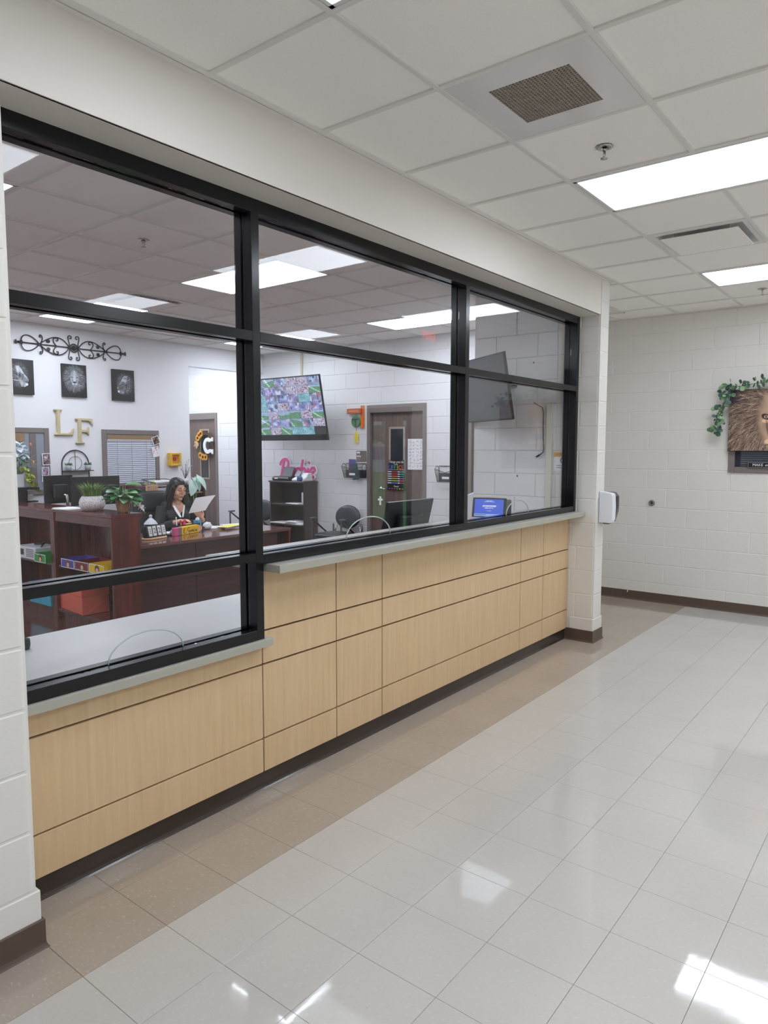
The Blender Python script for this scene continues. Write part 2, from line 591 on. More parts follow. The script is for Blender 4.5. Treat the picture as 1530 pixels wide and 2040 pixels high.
for k in range(15):
    z0, z1 = k * BH + g, min((k + 1) * BH - g, H - 0.002)
    b = 0.01 if k == 0 else 0.0
    w = 0.40 if k % 2 else 0.2
    rd = k > 0
    pier_block(nose(XL - w, XL + b, False, rd, 0.41), z0, z1, wl)
    pier_block([(XL - 0.61 if k % 2 == 0 else XL - 0.81, 0.41), (XL - 0.61 if k % 2 == 0 else XL - 0.81, Y0), (XL - w - 2 * g, Y0), (XL - w - 2 * g, 0.41)], z0, z1, wl)
    yd = 0.44 if k % 2 == 0 else 0.395
    pier_block(nose(XR - b, 3.66 + b, rd, rd, yd), z0, z1, wl)
    pier_block([(XR + 0.0005, 0.6), (XR + 0.0005, yd + 2 * g), (3.66, yd + 2 * g), (3.66, 0.6)], z0, z1, wl)
def cove(name, pts, h=0.1, mat=COVE, side=1, parent=None, t=0.006):
    """vinyl cove base swept along a floor line; side gives the direction of the toe"""
    m = MB()
    pts = [Vector((p[0], p[1], 0)) for p in pts]
    prof = [(0, 0), (t * 2.6, 0), (t * 1.9, 0.006), (t * 1.15, 0.016), (t, 0.03), (t, h - 0.004), (t * 0.5, h), (0, h)]
    rings = []
    for i, p in enumerate(pts):
        ds = []
        if i: ds.append((pts[i] - pts[i - 1]).normalized())
        if i < len(pts) - 1: ds.append((pts[i + 1] - pts[i]).normalized())
        ns = [Vector((d.y, -d.x, 0)) * side for d in ds]
        nn = sum(ns, Vector()).normalized()
        nn = nn / max(nn.dot(ns[0]), 0.3)
        rings.append([p + nn * a + Vector((0, 0, b)) for a, b in prof])
    n = len(prof)
    vs = [q for r in rings for q in r]
    fs = [(i * n + k, i * n + (k + 1) % n, (i + 1) * n + (k + 1) % n, (i + 1) * n + k) for i in range(len(rings) - 1) for k in range(n)]
    fs += [tuple(range(n)), tuple(range((len(rings) - 1) * n, len(rings) * n))]
    m.add(vs, fs)
    return struct(m.build(name, mat, parent))
tag(cove('baseboard_left', [(-6.2, Y0), (XL + 0.012, Y0), (XL + 0.012, 0.478)]), 'brown vinyl cove base along the left block pier')
tag(cove('baseboard_right', [(XR - 0.012, 0.478), (XR - 0.012, Y0 - 0.0005), (3.672, Y0 - 0.0005), (3.672, YN - 0.2)]), 'brown vinyl cove base around the block pier by the far corner')
tag(cove('baseboard_far', [(XF, YN - 0.2), (XF, -4.6)]), 'brown vinyl cove base along the far block wall')

# ------------------------------------------------------------------ far corridor wall, the short return wall, side and back walls
DY0, DY1 = -3.52, -2.62
wf = struct(slab_holes(MB(), XF, XF + 0.2, -4.8, 1.3, 0, H, [(DY0, DY1, 0, 2.2), (-1.26, -0.35, 1.409, 2.02)]).build('wall_far', JOINT), 'cream block wall closing the corridor')
block_wall(wf, 'x', XF, -1, DY1, YN - 0.2, 0.0, H, 0.24, [(-1.26, -0.35, 1.409, 2.02)], BLOCK, 'c')
wn = struct(MB().box(XR + 0.002, XF + 0.2, YN - 0.195, YN - 0.002, 0, H).box(XR + 0.002, 3.655, 0.6, YN - 0.19, 0, H).build('wall_return', JOINT), 'block wall running from the pier into the office')
block_wall(wn, 'x', 3.66, 1, 0.6, YN - 0.2, 0, H, 0.1, [], BLOCK, 'c', 200)
block_wall(wn, 'x', XR, -1, 0.6, YN, 0, H, 0.99, [], BLOCK_O, 'o')
block_wall(wn, 'y', YN, 1, XR, 5.05, 0, H, 3.475, [], BLOCK_O, 'o', 60)
ws = struct(MB().box(-6.2, 5.64, -4.8, -4.6, 0, H).build('wall_right', BLOCK), 'cream corridor wall opposite the storefront')
wb = struct(MB().box(-6.4, -6.2, -4.8, 0.6, 0, H).build('wall_back', BLOCK), 'cream corridor wall behind the viewer')
# office walls
wr = struct(MB().box(-2.7, 3.713, YB, YB + 0.12, 0, H).box(3.713, XO, YB, YB + 0.12, 2.745, H).build('wall_rear', WHITE), 'smooth white office wall with the lion pictures')
D1 = (3.046, 3.997, 2.207)            # door with the posters: y0, y1, top of frame
D2 = (7.09, 8.03, 2.207)              # door with the wreath
D3 = (1.50, 2.44, 2.207)              # door beside the short return wall
wo = struct(slab_holes(MB(), XO + 0.001, XO + 0.2, YN - 0.2, 8.25, 0, H, [(q[0] + .01, q[1] - .01, 0, q[2] - .01) for q in (D1, D2, D3)]).build('wall_side', JOINT_O), 'white painted block wall of the office')
block_wall(wo, 'x', XO, -1, YN, 8.1, 0, H, 0.1, [(D1[0], D1[1], 0, D1[2]), (D2[0], D2[1], 0, D2[2]), (D3[0], D3[1], 0, D3[2])], BLOCK_O, 'o', 120)
struct(MB().box(-2.9, -2.7, 0.6, 8.3, 0, H).build('wall_office_left', WHITE), 'white office wall far to the left')
struct(MB().box(-2.7, 5.25, 8.1, 8.3, 0, H).box(3.593, 3.713, YB + 0.12, 8.1, 0, H).build('wall_alcove', WHITE), 'white end wall of the alcove behind the office')

# ------------------------------------------------------------------ suspended ceilings
def tiled_ceiling(name, label, xs, ys, x0, x1, y0, y1, holes, skip=None, extra=()):
    root = struct(MB().box(x0, x1, y0, y1, H + 0.06, H + 0.16).build(name, M('plenum', (60, 60, 60), 0.9)), label)
    w = 0.012
    def runs(a0, a1, cuts):
        out = [(a0, a1)]
        for c0, c1 in cuts:
            out = [q for s, e in out for q in ((s, min(e, c0)), (max(s, c1), e)) if q[1] - q[0] > 0.01]
        return out
    for y in ys:
        if y0 < y < y1:
            for a, b in runs(x0, x1, [(h[0] + w, h[1] - w) for h in holes if h[2] + 0.02 < y < h[3] - 0.02]):
                MB().box(a, b, y - w, y + w, H, H + 0.03).build('tee_bar', TEE, root, bevel=0.0015)
    for x in xs:
        if x0 < x < x1:
            for a, b in runs(y0, y1, [(h[2] + w, h[3] - w) for h in holes if h[0] + 0.02 < x < h[1] - 0.02]):
                MB().box(x - w, x + w, a, b, H + 0.0006, H + 0.03).build('tee_bar', TEE, root, bevel=0.0015)
    m = MB()
    for a, b, c, d in ((x0, x1, y0, y0 + 0.022), (x0, x1, y1 - 0.022, y1), (x0, x0 + 0.022, y0, y1), (x1 - 0.022, x1, y0, y1)):
        m.box(a, b, c, d, H - 0.001, H + 0.02)
    for q in extra:
        m.box(*q, H - 0.001, H + 0.02)
    m.build('wall_angle', TEE, root)
    X = [x0] + [x for x in xs if x0 < x < x1] + [x1]
    Y = [y0] + [y for y in ys if y0 < y < y1] + [y1]
    cache = {}
    rest = MB()
    for i in range(len(X) - 1):
        for j in range(len(Y) - 1):
            a0, a1, b0, b1 = X[i] + 0.004, X[i + 1] - 0.004, Y[j] + 0.004, Y[j + 1] - 0.004
            if a1 - a0 < 0.03 or b1 - b0 < 0.02:
                continue
            c = ((a0 + a1) / 2, (b0 + b1) / 2)
            if any(h[0] < c[0] < h[1] and h[2] < c[1] < h[3] for h in holes):
                continue
            if skip and skip(c):
                continue
            k = (round(a1 - a0, 3), round(b1 - b0, 3))
            if unproject_ok((c[0], c[1], H), 330):
                if k not in cache:
                    cache[k] = MB().box(-k[0] / 2, k[0] / 2, -k[1] / 2, k[1] / 2, 0, 0.016).mesh('ceiling_tile', TILE_C, 0.002)
                link('ceiling_tile', cache[k], root, (c[0], c[1], H + 0.009 + random.Random(i * 77 + j).uniform(-0.001, 0.0015)))
            else:
                rest.box(a0, a1, b0, b1, H + 0.009, H + 0.025)
    if rest.f:
        tag(rest.build('tile_field', TILE_C, root), kind='stuff')
    return root
G = 0.6096
XC, YC = -0.5012, -0.4176
cx = [XC + k * G for k in range(-10, 11)]
cy = [YC + k * G for k in range(-7, 4)]
rows = [(XC - G, YC - 2 * G), (XC + 3 * G, YC - 2 * G), (XC + 7 * G, YC - 2 * G)]
rows += [(x, YC - 6 * G) for x in (XC - G, XC + 3 * G, XC + 7 * G, XC - 5 * G)]  # unseen second row of lamps, added to light the corridor
lights_c = [(x, x + G, y, y + 2 * G) for x, y in rows]
vent_c = (XC + G, XC + 2 * G, YC - G, YC)
diff_c = (XC + 5 * G, XC + 6 * G, YC - G, YC)
ceil_c = tiled_ceiling('ceiling', 'white lay-in tile ceiling over the corridor', cx, cy, -6.2, XF, -4.6, YN - 0.2,
                       lights_c + [vent_c, diff_c], skip=lambda c: c[1] > 0.24 and c[0] < 3.4, extra=[(-6.2, 3.66, Y0 - 0.022, Y0 + 0.02), (3.655, 3.68, Y0, YN - 0.2)])
OX, OY = 0.215, 2.49
ox = [OX + k * G for k in range(-4, 8)]
oy = [OY + k * G for k in range(-3, 6)]
lights_o = [(OX + i * G, OX + (i + 1) * G, OY - G + j * G, OY + G + j * G) for i in (2, 6) for j in (0, 4)] + [(OX - 2 * G, OX - G, OY - G + j * G, OY + G + j * G) for j in (0, 4)]
diff_o = (OX + 2 * G, OX + 3 * G, OY + 2 * G, OY + 3 * G)
ceil_o = tiled_ceiling('ceiling', 'lay-in tile ceiling inside the office', ox, oy, -2.7, XO, 0.6, YB, lights_o + [diff_o])
struct(MB().box(3.6, XO, YB + 0.1, 8.1, H + 0.02, H + 0.1).build('ceiling', WHITE), 'plain ceiling of the alcove')

DIFF = bpy.data.materials.new('lit_diffuser'); DIFF.use_nodes = True
def lamp_mat(name, s):
    m = bpy.data.materials.new(name); m.use_nodes = True
    nt = m.node_tree; b = nt.nodes['Principled BSDF']
    b.inputs['Base Color'].default_value = (0.8, 0.8, 0.8, 1)
    b.inputs['Emission Color'].default_value = (0.88, 0.955, 1.06, 1)
    b.inputs['Emission Strength'].default_value = s
    b.inputs['Roughness'].default_value = 0.4
    return m
LIT, LIT_O = lamp_mat('lit_diffuser_corridor', LAMP), lamp_mat('lit_diffuser_office', LAMP_OFFICE)
FRAMEW = M('white_enamel', (222, 222, 222), 0.35)
def troffer(c, mat, label, group):
    x0, x1, y0, y1 = c
    t = thing('ceiling_light', label, 'light', ((x0 + x1) / 2, (y0 + y1) / 2, H), 0, group)
    a, b = (x1 - x0) / 2 - 0.014, (y1 - y0) / 2 - 0.014
    f = 0.02
    m = MB().box(-a, a, -b, -b + f, 0.0, 0.03).box(-a, a, b - f, b, 0.0, 0.03).box(-a, -a + f, -b, b, 0.0, 0.03).box(a - f, a, -b, b, 0.0, 0.03)
    m.build('frame', FRAMEW, t, bevel=0.002)
    MB().box(-a + f, a - f, -b + f, b - f, 0.006, 0.014).build('diffuser', mat, t)
lab = ['ceiling light cut by the picture edge above the window end', 'long ceiling light nearest the square return grille', 'far ceiling light beyond the supply diffuser',
       'added ceiling light above the viewer, unseen second row', 'added ceiling light of the unseen second row, middle', 'added ceiling light of the unseen second row by the far wall', 'added ceiling light behind the viewer, unseen second row']
for c, l in zip(lights_c, lab):
    troffer(c, LIT, l, 'corridor troffers')
ALC = (3.95, 4.56, 6.35, 7.57)
lab = ['office ceiling light seen behind the first black mullion', 'office ceiling light above the lion picture wall', 'office ceiling light by the second black mullion', 'office ceiling light by the alcove and the camera screen',
       'office ceiling light hidden at the near end of the office', 'office ceiling light hidden at the far end of the office']
for c, l in zip(lights_o, lab):
    troffer(c, LIT_O, l, 'office troffers')
troffer(ALC, LIT_O, 'alcove ceiling light hidden behind the white header', 'office troffers')
# return grille
def return_grille(c):
    x0, x1, y0, y1 = c
    t = thing('return_grille', 'square egg-crate return grille in a white ceiling panel', 'vent', ((x0 + x1) / 2, (y0 + y1) / 2, H))
    a, q = G / 2 - 0.013, 0.166
    MB().box(-a, a, -a, -q, 0.002, 0.012).box(-a, a, q, a, 0.002, 0.012).box(-a, -q, -q, q, 0.002, 0.012).box(q, a, -q, q, 0.002, 0.012).build('panel', M('glossy_white_panel', (226, 224, 224), 0.14), t)
    MB().box(-q, q, -q, q, 0.03, 0.035).build('filter', M('dark_duct_shade', (44, 37, 32), 0.9, mottle=(25, 0.2)), t)  # dark sheet stands in for the shade inside the duct
    m = MB()
    for k in range(25):
        p = -q + 2 * q * k / 24
        m.box(p - 0.0019, p + 0.0019, -q, q, 0.003, 0.009).box(-q, q, p - 0.0019, p + 0.0019, 0.003, 0.009)
    tag(m.build('grille', M('grille_grey', (176, 166, 153), 0.5), t), kind='stuff')
return_grille(vent_c)
def supply(c, label):
    x0, x1, y0, y1 = c
    t = thing('supply_diffuser', label, 'vent', ((x0 + x1) / 2, (y0 + y1) / 2, H))
    a = G / 2 - 0.013
    m = MB()
    rings = [(a, 0.002), (a - 0.03, 0.004), (0.225, 0.05)]
    vs = [(sx * r, sy * r, z) for r, z in rings for sx, sy in ((-1, -1), (1, -1), (1, 1), (-1, 1))]
    fs = [(i * 4 + k, i * 4 + (k + 1) % 4, (i + 1) * 4 + (k + 1) % 4, (i + 1) * 4 + k) for i in range(2) for k in range(4)] + [(8, 9, 10, 11)]
    m.add(vs, fs).build('back_pan', FRAMEW, t, recalc=False)
    MB().box(-0.235, 0.235, -0.235, 0.235, -0.016, -0.010).build('face_plate', TILE_C, t, bevel=0.003)
    for sx, sy in ((-1, -1), (1, -1), (1, 1), (-1, 1)):
        MB().tube([(sx * 0.17, sy * 0.17, -0.01), (sx * 0.17, sy * 0.17, 0.048)], 0.006, 6).build('hanger', FRAMEW, t)
supply(diff_c, 'square plaque supply diffuser in the corridor ceiling')
supply(diff_o, 'square plaque supply diffuser in the office ceiling')
CHROME = M('brushed_chrome', (190, 188, 184), 0.22, 1.0)
def sprinkler(x, y, label):
    t = thing('sprinkler', label, 'sprinkler', (x, y, H + 0.009))
    MB().lathe([(0.036, 0.0), (0.04, -0.003), (0.034, -0.007), (0.018, -0.007), (0.017, 0.0)], n=20).build('escutcheon', CHROME, t)
    MB().lathe([(0.008, 0.0), (0.009, -0.018), (0.007, -0.02)], n=10).tube([(0.009, 0, -0.018), (0.010, 0, -0.035), (0.003, 0, -0.05)], 0.0025, 6).tube([(-0.009, 0, -0.018), (-0.010, 0, -0.035), (-0.003, 0, -0.05)], 0.0025, 6).tube([(0, 0, -0.02), (0, 0, -0.045)], 0.002, 6).build('frame_arms', CHROME, t)
    MB().lathe([(0.004, -0.048), (0.017, -0.051), (0.016, -0.054), (0.003, -0.053)], n=16).build('deflector', CHROME, t)
sprinkler(1.03, -0.72, 'chrome ceiling sprinkler between return grille and long light')
sprinkler(4.717, -0.715, 'chrome ceiling sprinkler beyond the far light')
sprinkler(0.57, 2.245, 'chrome sprinkler in the office ceiling above the desk shelf')
MB_sc = None

# ------------------------------------------------------------------ storefront frame and glass
win = shell('window_1', 'black framed storefront window between corridor and office')
FA, FB, FC, FD = 0.41, 0.452, 0.482, 0.525
def member(name, x0, x1, z0, z1, upright, inset=0.007):
    m = MB().box(x0, x1, FA, FB, z0, z1)
    i = inset
    if upright: m.box(x0 + i, x1 - i, FB, FC, z0, z1)
    else: m.box(x0, x1, FB, FC, z0 + i, z1 - i)
    m.box(x0, x1, FC, FD, z0, z1)
    return m.build(name, BLACKAL, win, bevel=0.0012)
bays = [(-1.20, -0.116), (-0.071, 1.674), (1.718, 3.43)]
ZT0, ZT1, ZH0, ZH1 = 2.12, 2.163, 2.675, 2.734
member('jamb', XL + 0.001, -1.20, 0.763, ZH1, True)
member('mullion', -0.116, -0.071, 0.763, ZH0, True)
member('mullion', 1.674, 1.718, 1.112, ZH0, True)
member('jamb', 3.43, XR - 0.001, 1.112, ZH1, True)
member('head_rail', -1.20, 3.43, ZH0, ZH1, False)
for a, b in bays:
    member('transom', a, b, ZT0, ZT1, False)
member('mid_rail', *bays[0], 1.128, 1.168, False)
member('bottom_rail', *bays[0], 0.763, 0.81, False)
member('bottom_rail', *bays[1], 1.112, 1.158, False)
member('bottom_rail', *bays[2], 1.112, 1.158, False)
GY = 0.467
def pane(a, b, z0, z1, hole=None):
    e = 0.004
    p = [(a - e, z0 - e)]
    if hole:
        cx_, hw, hh = hole
        p += [(cx_ + hw * math.cos(t), z0 - e + (hh + e) * math.sin(t)) for t in [PI - PI * i / 28 for i in range(29)]]
    p += [(b + e, z0 - e), (b + e, z1 + e), (a - e, z1 + e)]
    o = MB().prism(p, (0, GY - 0.003, 0), (1, 0, 0), (0, 0, 1), (0, 0.006, 0)).build('pane', GLASS, win)
    if hole:
        pts = [(cx_ + hw * math.cos(t), GY, z0 + hh * math.sin(t)) for t in [PI - PI * i / 28 for i in range(29)]]
        MB().tube(pts, 0.0034, 6).build('polished_edge', GLASSEDGE, o)
    return o
pane(*bays[0], 0.81, 1.128, (-0.653, 0.172, 0.10))
pane(*bays[0], 1.168, ZT0)
pane(*bays[1], 1.158, ZT0, (0.765, 0.193, 0.108))
pane(*bays[2], 1.158, ZT0, (2.53, 0.178, 0.098))
for a, b in bays:
    pane(a, b, ZT1, ZH0)

# ------------------------------------------------------------------ maple counter front, sills, worktop
MAPLE = wood('maple_laminate', (206, 175, 135), (218, 189, 149), 0.42, axis='Z', grain=34)
REVEAL = M('dark_reveal', (26, 15, 11), 0.8)
ctr = thing('counter_front', 'pale maple panelled counter front with dark reveals under the window', 'counter', (0, 0, 0))
MB().box(XL + 0.008, -0.036, YR + 0.019, 0.515, 0.0, 0.725).box(-0.036, XR - 0.008, YR + 0.019, 0.515, 0.0, 1.074).build('backing', REVEAL, ctr)
rows_z = [(0.093, 0.2530), (0.2610, 0.6155), (0.6245, 0.7775), (0.7865, 1.074)]
cols_x = [-0.0365, 0.488, 0.882, 2.592, 2.985, XR - 0.001]
for i in range(5):
    for z0, z1 in rows_z:
        MB().box(cols_x[i] + 0.0035, cols_x[i + 1] - 0.0035, YR, YR + 0.019, z0, z1).build('panel', MAPLE, ctr, bevel=0.0012)
for z0, z1 in [(0.093, 0.2535), (0.2605, 0.616), (0.624, 0.725)]:
    MB().box(XL + 0.003, -0.040, YR, YR + 0.019, z0, z1).build('panel', MAPLE, ctr, bevel=0.0012)
tag(cove('baseboard_counter', [(XL + 0.014, 0.488), (XR - 0.014, 0.488)], 0.0925, KICK, 1), 'dark glossy kick base under the maple counter')
LAMT = M('grey_laminate_lit_top', (196, 194, 188), 0.32, mottle=(8, 0.02))  # same laminate as the edge; reflected light is put into the paler colour
LAME = M('grey_green_laminate_edge', (172, 169, 156), 0.38, mottle=(12, 0.04))
def sill(name, label, x0, x1, y0, y1, z0, z1):
    t = thing(name, label, 'counter top')
    MB().box(x0 + 0.0015, x1, y0 + 0.0015, y1, z1 - 0.0015, z1).build('top', LAMT, t)
    MB().box(x0, x1, y0, y1, z0, z1 - 0.0015).build('edge_band', LAME, t, bevel=0.0008)
sill('counter_sill', 'grey laminate sill below the two wider window bays', -0.05, XR - 0.0005, 0.325, 0.86, 1.075, 1.111)
sill('counter_sill', 'lower grey laminate sill of the end bay, one step down', XL + 0.0005, -0.03, 0.395, 0.56, 0.726, 0.762)
wt = thing('worktop', 'long pale grey worktop inside the office window', 'counter top')
MB().box(-2.6, XR - 0.012, 0.601, 1.31, 0.7295, 0.761).box(XL + 0.01, -0.04, 0.5605, 0.601, 0.7295, 0.761).build('top', M('pale_grey_laminate', (206, 206, 205), 0.3, mottle=(6, 0.015)), wt, bevel=0.001)
for x in (-1.9, -0.2, 1.6, 3.2):
    MB().box(x - 0.02, x + 0.02, 0.605, 1.2, 0.0, 0.7295).build('support', LAME, wt)

# ------------------------------------------------------------------ doors and inner windows
DOORW = wood('grey_brown_door_veneer', (92, 76, 70), (122, 104, 97), 0.5, axis='Z', grain=22)
DARKGLASS = M('dark_door_lite', (38, 42, 48), 0.08)
BRASSF = M('lite_frame_tan', (168, 152, 132), 0.4)
def door(name, label, y0, y1, top, lite=None, leaf=True, handle_y=None):
    d = shell(name, label)
    f = 0.052
    x = XO
    MB().box(x - 0.014, x + 0.12, y0, y0 + f, 0, top).build('jamb', TAUPE, d, bevel=0.003)
    MB().box(x - 0.014, x + 0.12, y1 - f, y1, 0, top).build('jamb', TAUPE, d, bevel=0.003)
    MB().box(x - 0.014, x + 0.12, y0 + f, y1 - f, top - 0.097, top).build('head', TAUPE, d, bevel=0.003)
    lf = MB().box(x + 0.03, x + 0.075, y0 + f + 0.003, y1 - f - 0.003, 0.006, top - 0.10).build('leaf', DOORW, d, bevel=0.002)
    if lite:
        a, b, c, e = lite
        m = MB()
        w = 0.028
        for p in ((a, a + w, c, e), (b - w, b, c, e), (a + w, b - w, c, c + w), (a + w, b - w, e - w, e)):
            m.box(x + 0.02, x + 0.034, p[0], p[1], p[2], p[3])
        m.build('lite_frame', BRASSF, lf, bevel=0.002)
        MB().box(x + 0.026, x + 0.031, a + w, b - w, c + w, e - w).build('lite_glass', DARKGLASS, lf)
    if handle_y:
        hy, dr = handle_y
        m = MB().lathe([(0.03, 0.0), (0.03, 0.008), (0.012, 0.012), (0.011, 0.05)], (x + 0.03, hy, 1.12), 14, R=Matrix.Rotation(-PI / 2, 3, 'Y'))
        m.tube([(x - 0.022, hy, 1.12), (x - 0.024, hy + dr * 0.06, 1.122), (x - 0.012, hy + dr * 0.115, 1.115)], [0.011, 0.009, 0.007], 8)
        m.build('lever_handle', CHROME, lf)
    return d
door('door_1', 'grey-brown office door with posters in a taupe steel frame', *D1, lite=(3.395, 3.655, 1.22, 1.922), handle_y=(3.80, -1))
door('door_2', 'grey-brown alcove door with the sunflower wreath', *D2, lite=(7.331, 7.575, 1.14, 1.956))
door('door_3', 'taupe framed door beyond the short return wall', *D3)
def inner_window(name, label, x0, x1, z0, z1, bottom=True):
    d = shell(name, label)
    f, y = 0.056, YB
    m = MB().box(x0, x0 + f, y - 0.018, y + 0.02, z0, z1).build('frame', TAUPE, d, bevel=0.003)
    MB().box(x1 - f, x1, y - 0.018, y + 0.02, z0, z1).build('frame', TAUPE, d, bevel=0.003)
    MB().box(x0 + f, x1 - f, y - 0.018, y + 0.02, z1 - f, z1).build('frame', TAUPE, d, bevel=0.003)
    MB().box(x0 + f, x1 - f, y - 0.018, y + 0.02, z0, z0 + f).build('frame', TAUPE, d, bevel=0.003)
    MB().box(x0 + f, x1 - f, y - 0.004, y - 0.001, z0 + f, z1 - f).build('glass', M('window_behind_blind', (150, 156, 168), 0.25), d)
    return d
w2 = inner_window('window_2', 'taupe framed inner window behind the flower arrangement', 0.9, 1.772, 1.12, 1.872)
MB().box(1.0, 1.5, YB - 0.012, YB - 0.005, 1.72, 1.81).build('valance', M('woven_valance', (150, 122, 92), 0.8, mottle=(90, 0.2)), w2)
MB().box(1.55, 1.62, YB - 0.016, YB - 0.004, 1.18, 1.81).build('curtain_edge', M('grey_curtain', (120, 108, 104), 0.8), w2)
w3 = inner_window('window_3', 'taupe framed inner window with closed blinds', 2.422, 3.218, 1.15, 1.872)
MB().box(2.49, 3.15, YB - 0.02, YB - 0.005, 1.75, 1.805).build('valance', M('woven_valance'), w3)
MB().box(2.49, 3.15, YB - 0.022, YB - 0.005, 1.738, 1.75).build('head_strip', FRAMEW, w3)
BLIND = M('blind_slat', (196, 200, 212), 0.5)
m = MB()
for k in range(22):
    z = 1.215 + k * 0.024
    m.add([(2.485, YB - 0.016, z), (3.155, YB - 0.016, z), (3.155, YB - 0.007, z + 0.021), (2.485, YB - 0.007, z + 0.021)], [(0, 1, 2, 3)])
tag(m.build('blind_slats', BLIND, w3), kind='stuff')
m = MB()
for x in (2.62, 2.82, 3.03):
    m.box(x - 0.002, x + 0.002, YB - 0.018, YB - 0.0165, 1.2, 1.74)
m.build('blind_cord', M('cord_grey', (160, 162, 170), 0.6), w3)

# ------------------------------------------------------------------ corridor end: exterior door with daylight (seen mirrored in the glass)
d = shell('door_4', 'glazed exterior door at the end of the corridor')
y0, y1 = DY0, DY1
for a, b, c, e in ((y0, y0 + 0.16, 0, 2.2), (y1 - 0.09, y1, 0, 2.2), (y0 + 0.16, y1 - 0.09, 2.02, 2.2), (y0 + 0.45, y0 + 0.70, 0, 2.02), (y0 + 0.16, y0 + 0.45, 0, 0.25), (y0 + 0.70, y1 - 0.09, 0, 0.25)):
    MB().box(XF, XF + 0.08, a, b, c, e).build('frame', BLACKAL, d)
MB().box(XF + 0.03, XF + 0.036, y0 + 0.16, y0 + 0.45, 0.25, 2.02).build('glass', GLASS, d)
MB().box(XF + 0.03, XF + 0.036, y0 + 0.70, y1 - 0.09, 0.25, 2.02).build('glass', GLASS, d)
struct(MB().box(5.64, 60, -60, 12, -0.2, -0.05).build('ground', M('lawn_green', (96, 148, 62), 0.9, mottle=(2, 0.2))), 'green lawn outside the exterior door')
struct(MB().box(5.7, 9.0, -8, 0, -0.06, -0.03).build('path', M('concrete', (190, 186, 178), 0.8)), 'concrete walk outside the exterior door')
struct(MB().box(5.64, 5.66, -4.8, -3.6, 0, 0.1).build('trim_1', COVE), 'low kerb beside the exterior door')

t = thing('tree', 'leafy green tree outside the exterior door', 'tree', (15.2, -11.6, -0.05))
MB().tube([(0, 0, 0), (0.05, 0, 1.0), (0, 0, 2.2)], [0.12, 0.09, 0.05], 8).build('trunk', M('tree_bark', (92, 76, 60), 0.9), t)
r = random.Random(2)
m = MB()
for k in range(700):
    a, e, q = r.uniform(0, 2 * PI), r.uniform(-1, 1.4), r.random() ** .4
    c = Vector((1.1 * q * math.cos(a) * math.cos(e), 1.1 * q * math.sin(a) * math.cos(e), 2.7 + 1.2 * q * math.sin(e)))
    u = Vector((r.gauss(0, 1), r.gauss(0, 1), r.gauss(0, 1))).normalized() * .12
    w_ = u.cross(Vector((r.gauss(0, 1), r.gauss(0, 1), r.gauss(0, 1)))).normalized() * .07
    m.add([c - u, c + w_, c + u, c - w_], [(0, 1, 2, 3)])
tag(m.build('foliage', M('tree_leaf', (96, 132, 84), 0.6, mottle=(3, 0.3)), t, recalc=False), kind='stuff')
t = thing('building', 'pale distant building with dark window bands outside', 'building', (40.0, -33.0, -0.05))
MB().box(-2, 2, -9, 9, 0, 4.2).build('wall', M('pale_facade', (214, 214, 212), 0.7), t)
for z in (0.9, 2.4):
    MB().box(-2.03, -2.0, -8, 8, z, z + 0.9).build('window_band', M('blue_glazing', (96, 122, 148), 0.2), t)

# ================================================================== office furniture
MAH = wood('mahogany_veneer', (62, 24, 23), (118, 48, 41), 0.25, axis='Z', grain=20, coat=0.35)
MAHY = wood('mahogany_veneer_long', (76, 30, 28), (118, 50, 44), 0.2, axis='Y', grain=16, coat=0.4)
MAHD = wood('dark_mahogany', (50, 26, 26), (82, 44, 42), 0.25, axis='X', grain=14, coat=0.35)
def ledge(label, y0, y1, extra_end):
    t = thing('shelf_unit', label, 'shelf', (1.08, y0, 0))
    L, w = y1 - y0, 0.275
    MB().box(0, w, 0, 0.028, 0, 1.037).build('end_panel', MAH, t, bevel=0.002)
    MB().box(0.012, w, L - 0.028, L, 0, 1.037).build('end_panel', MAH, t, bevel=0.002)
    MB().box(-0.006, w + 0.03, -0.004, L, 1.037, 1.067).build('top', MAHY, t, bevel=0.003)
    MB().box(0.004, 0.022, 0.028, L - 0.028, 0.955, 1.037).build('apron', MAHY, t, bevel=0.002)
    MB().box(w - 0.018, w - 0.002, 0.028, L - 0.028, 0.0, 1.037).build('back_panel', MAH, t)
    MB().box(0.01, w - 0.018, 0.028, L - 0.028, 0.515, 0.540).build('shelf', MAHY, t, bevel=0.002)
    MB().box(0.0, w - 0.018, 0.028, L - 0.028, 0.085, 0.112).build('shelf', MAHY, t, bevel=0.002)
    MB().box(0.03, 0.045, 0.028, L - 0.028, 0.0, 0.085).build('toe_kick', MAH, t)
    if extra_end:
        MB().box(-0.008, 0.03, L - 0.06, L, 0.0, 1.06).build('post', MAH, t, bevel=0.003)
    return t
ledge('mahogany open shelf unit with the coral box and coloured bins', 3.6, 4.65, True)
ledge('mahogany open shelf unit partly behind the block pier, with the turquoise box', 4.655, 5.675, False)

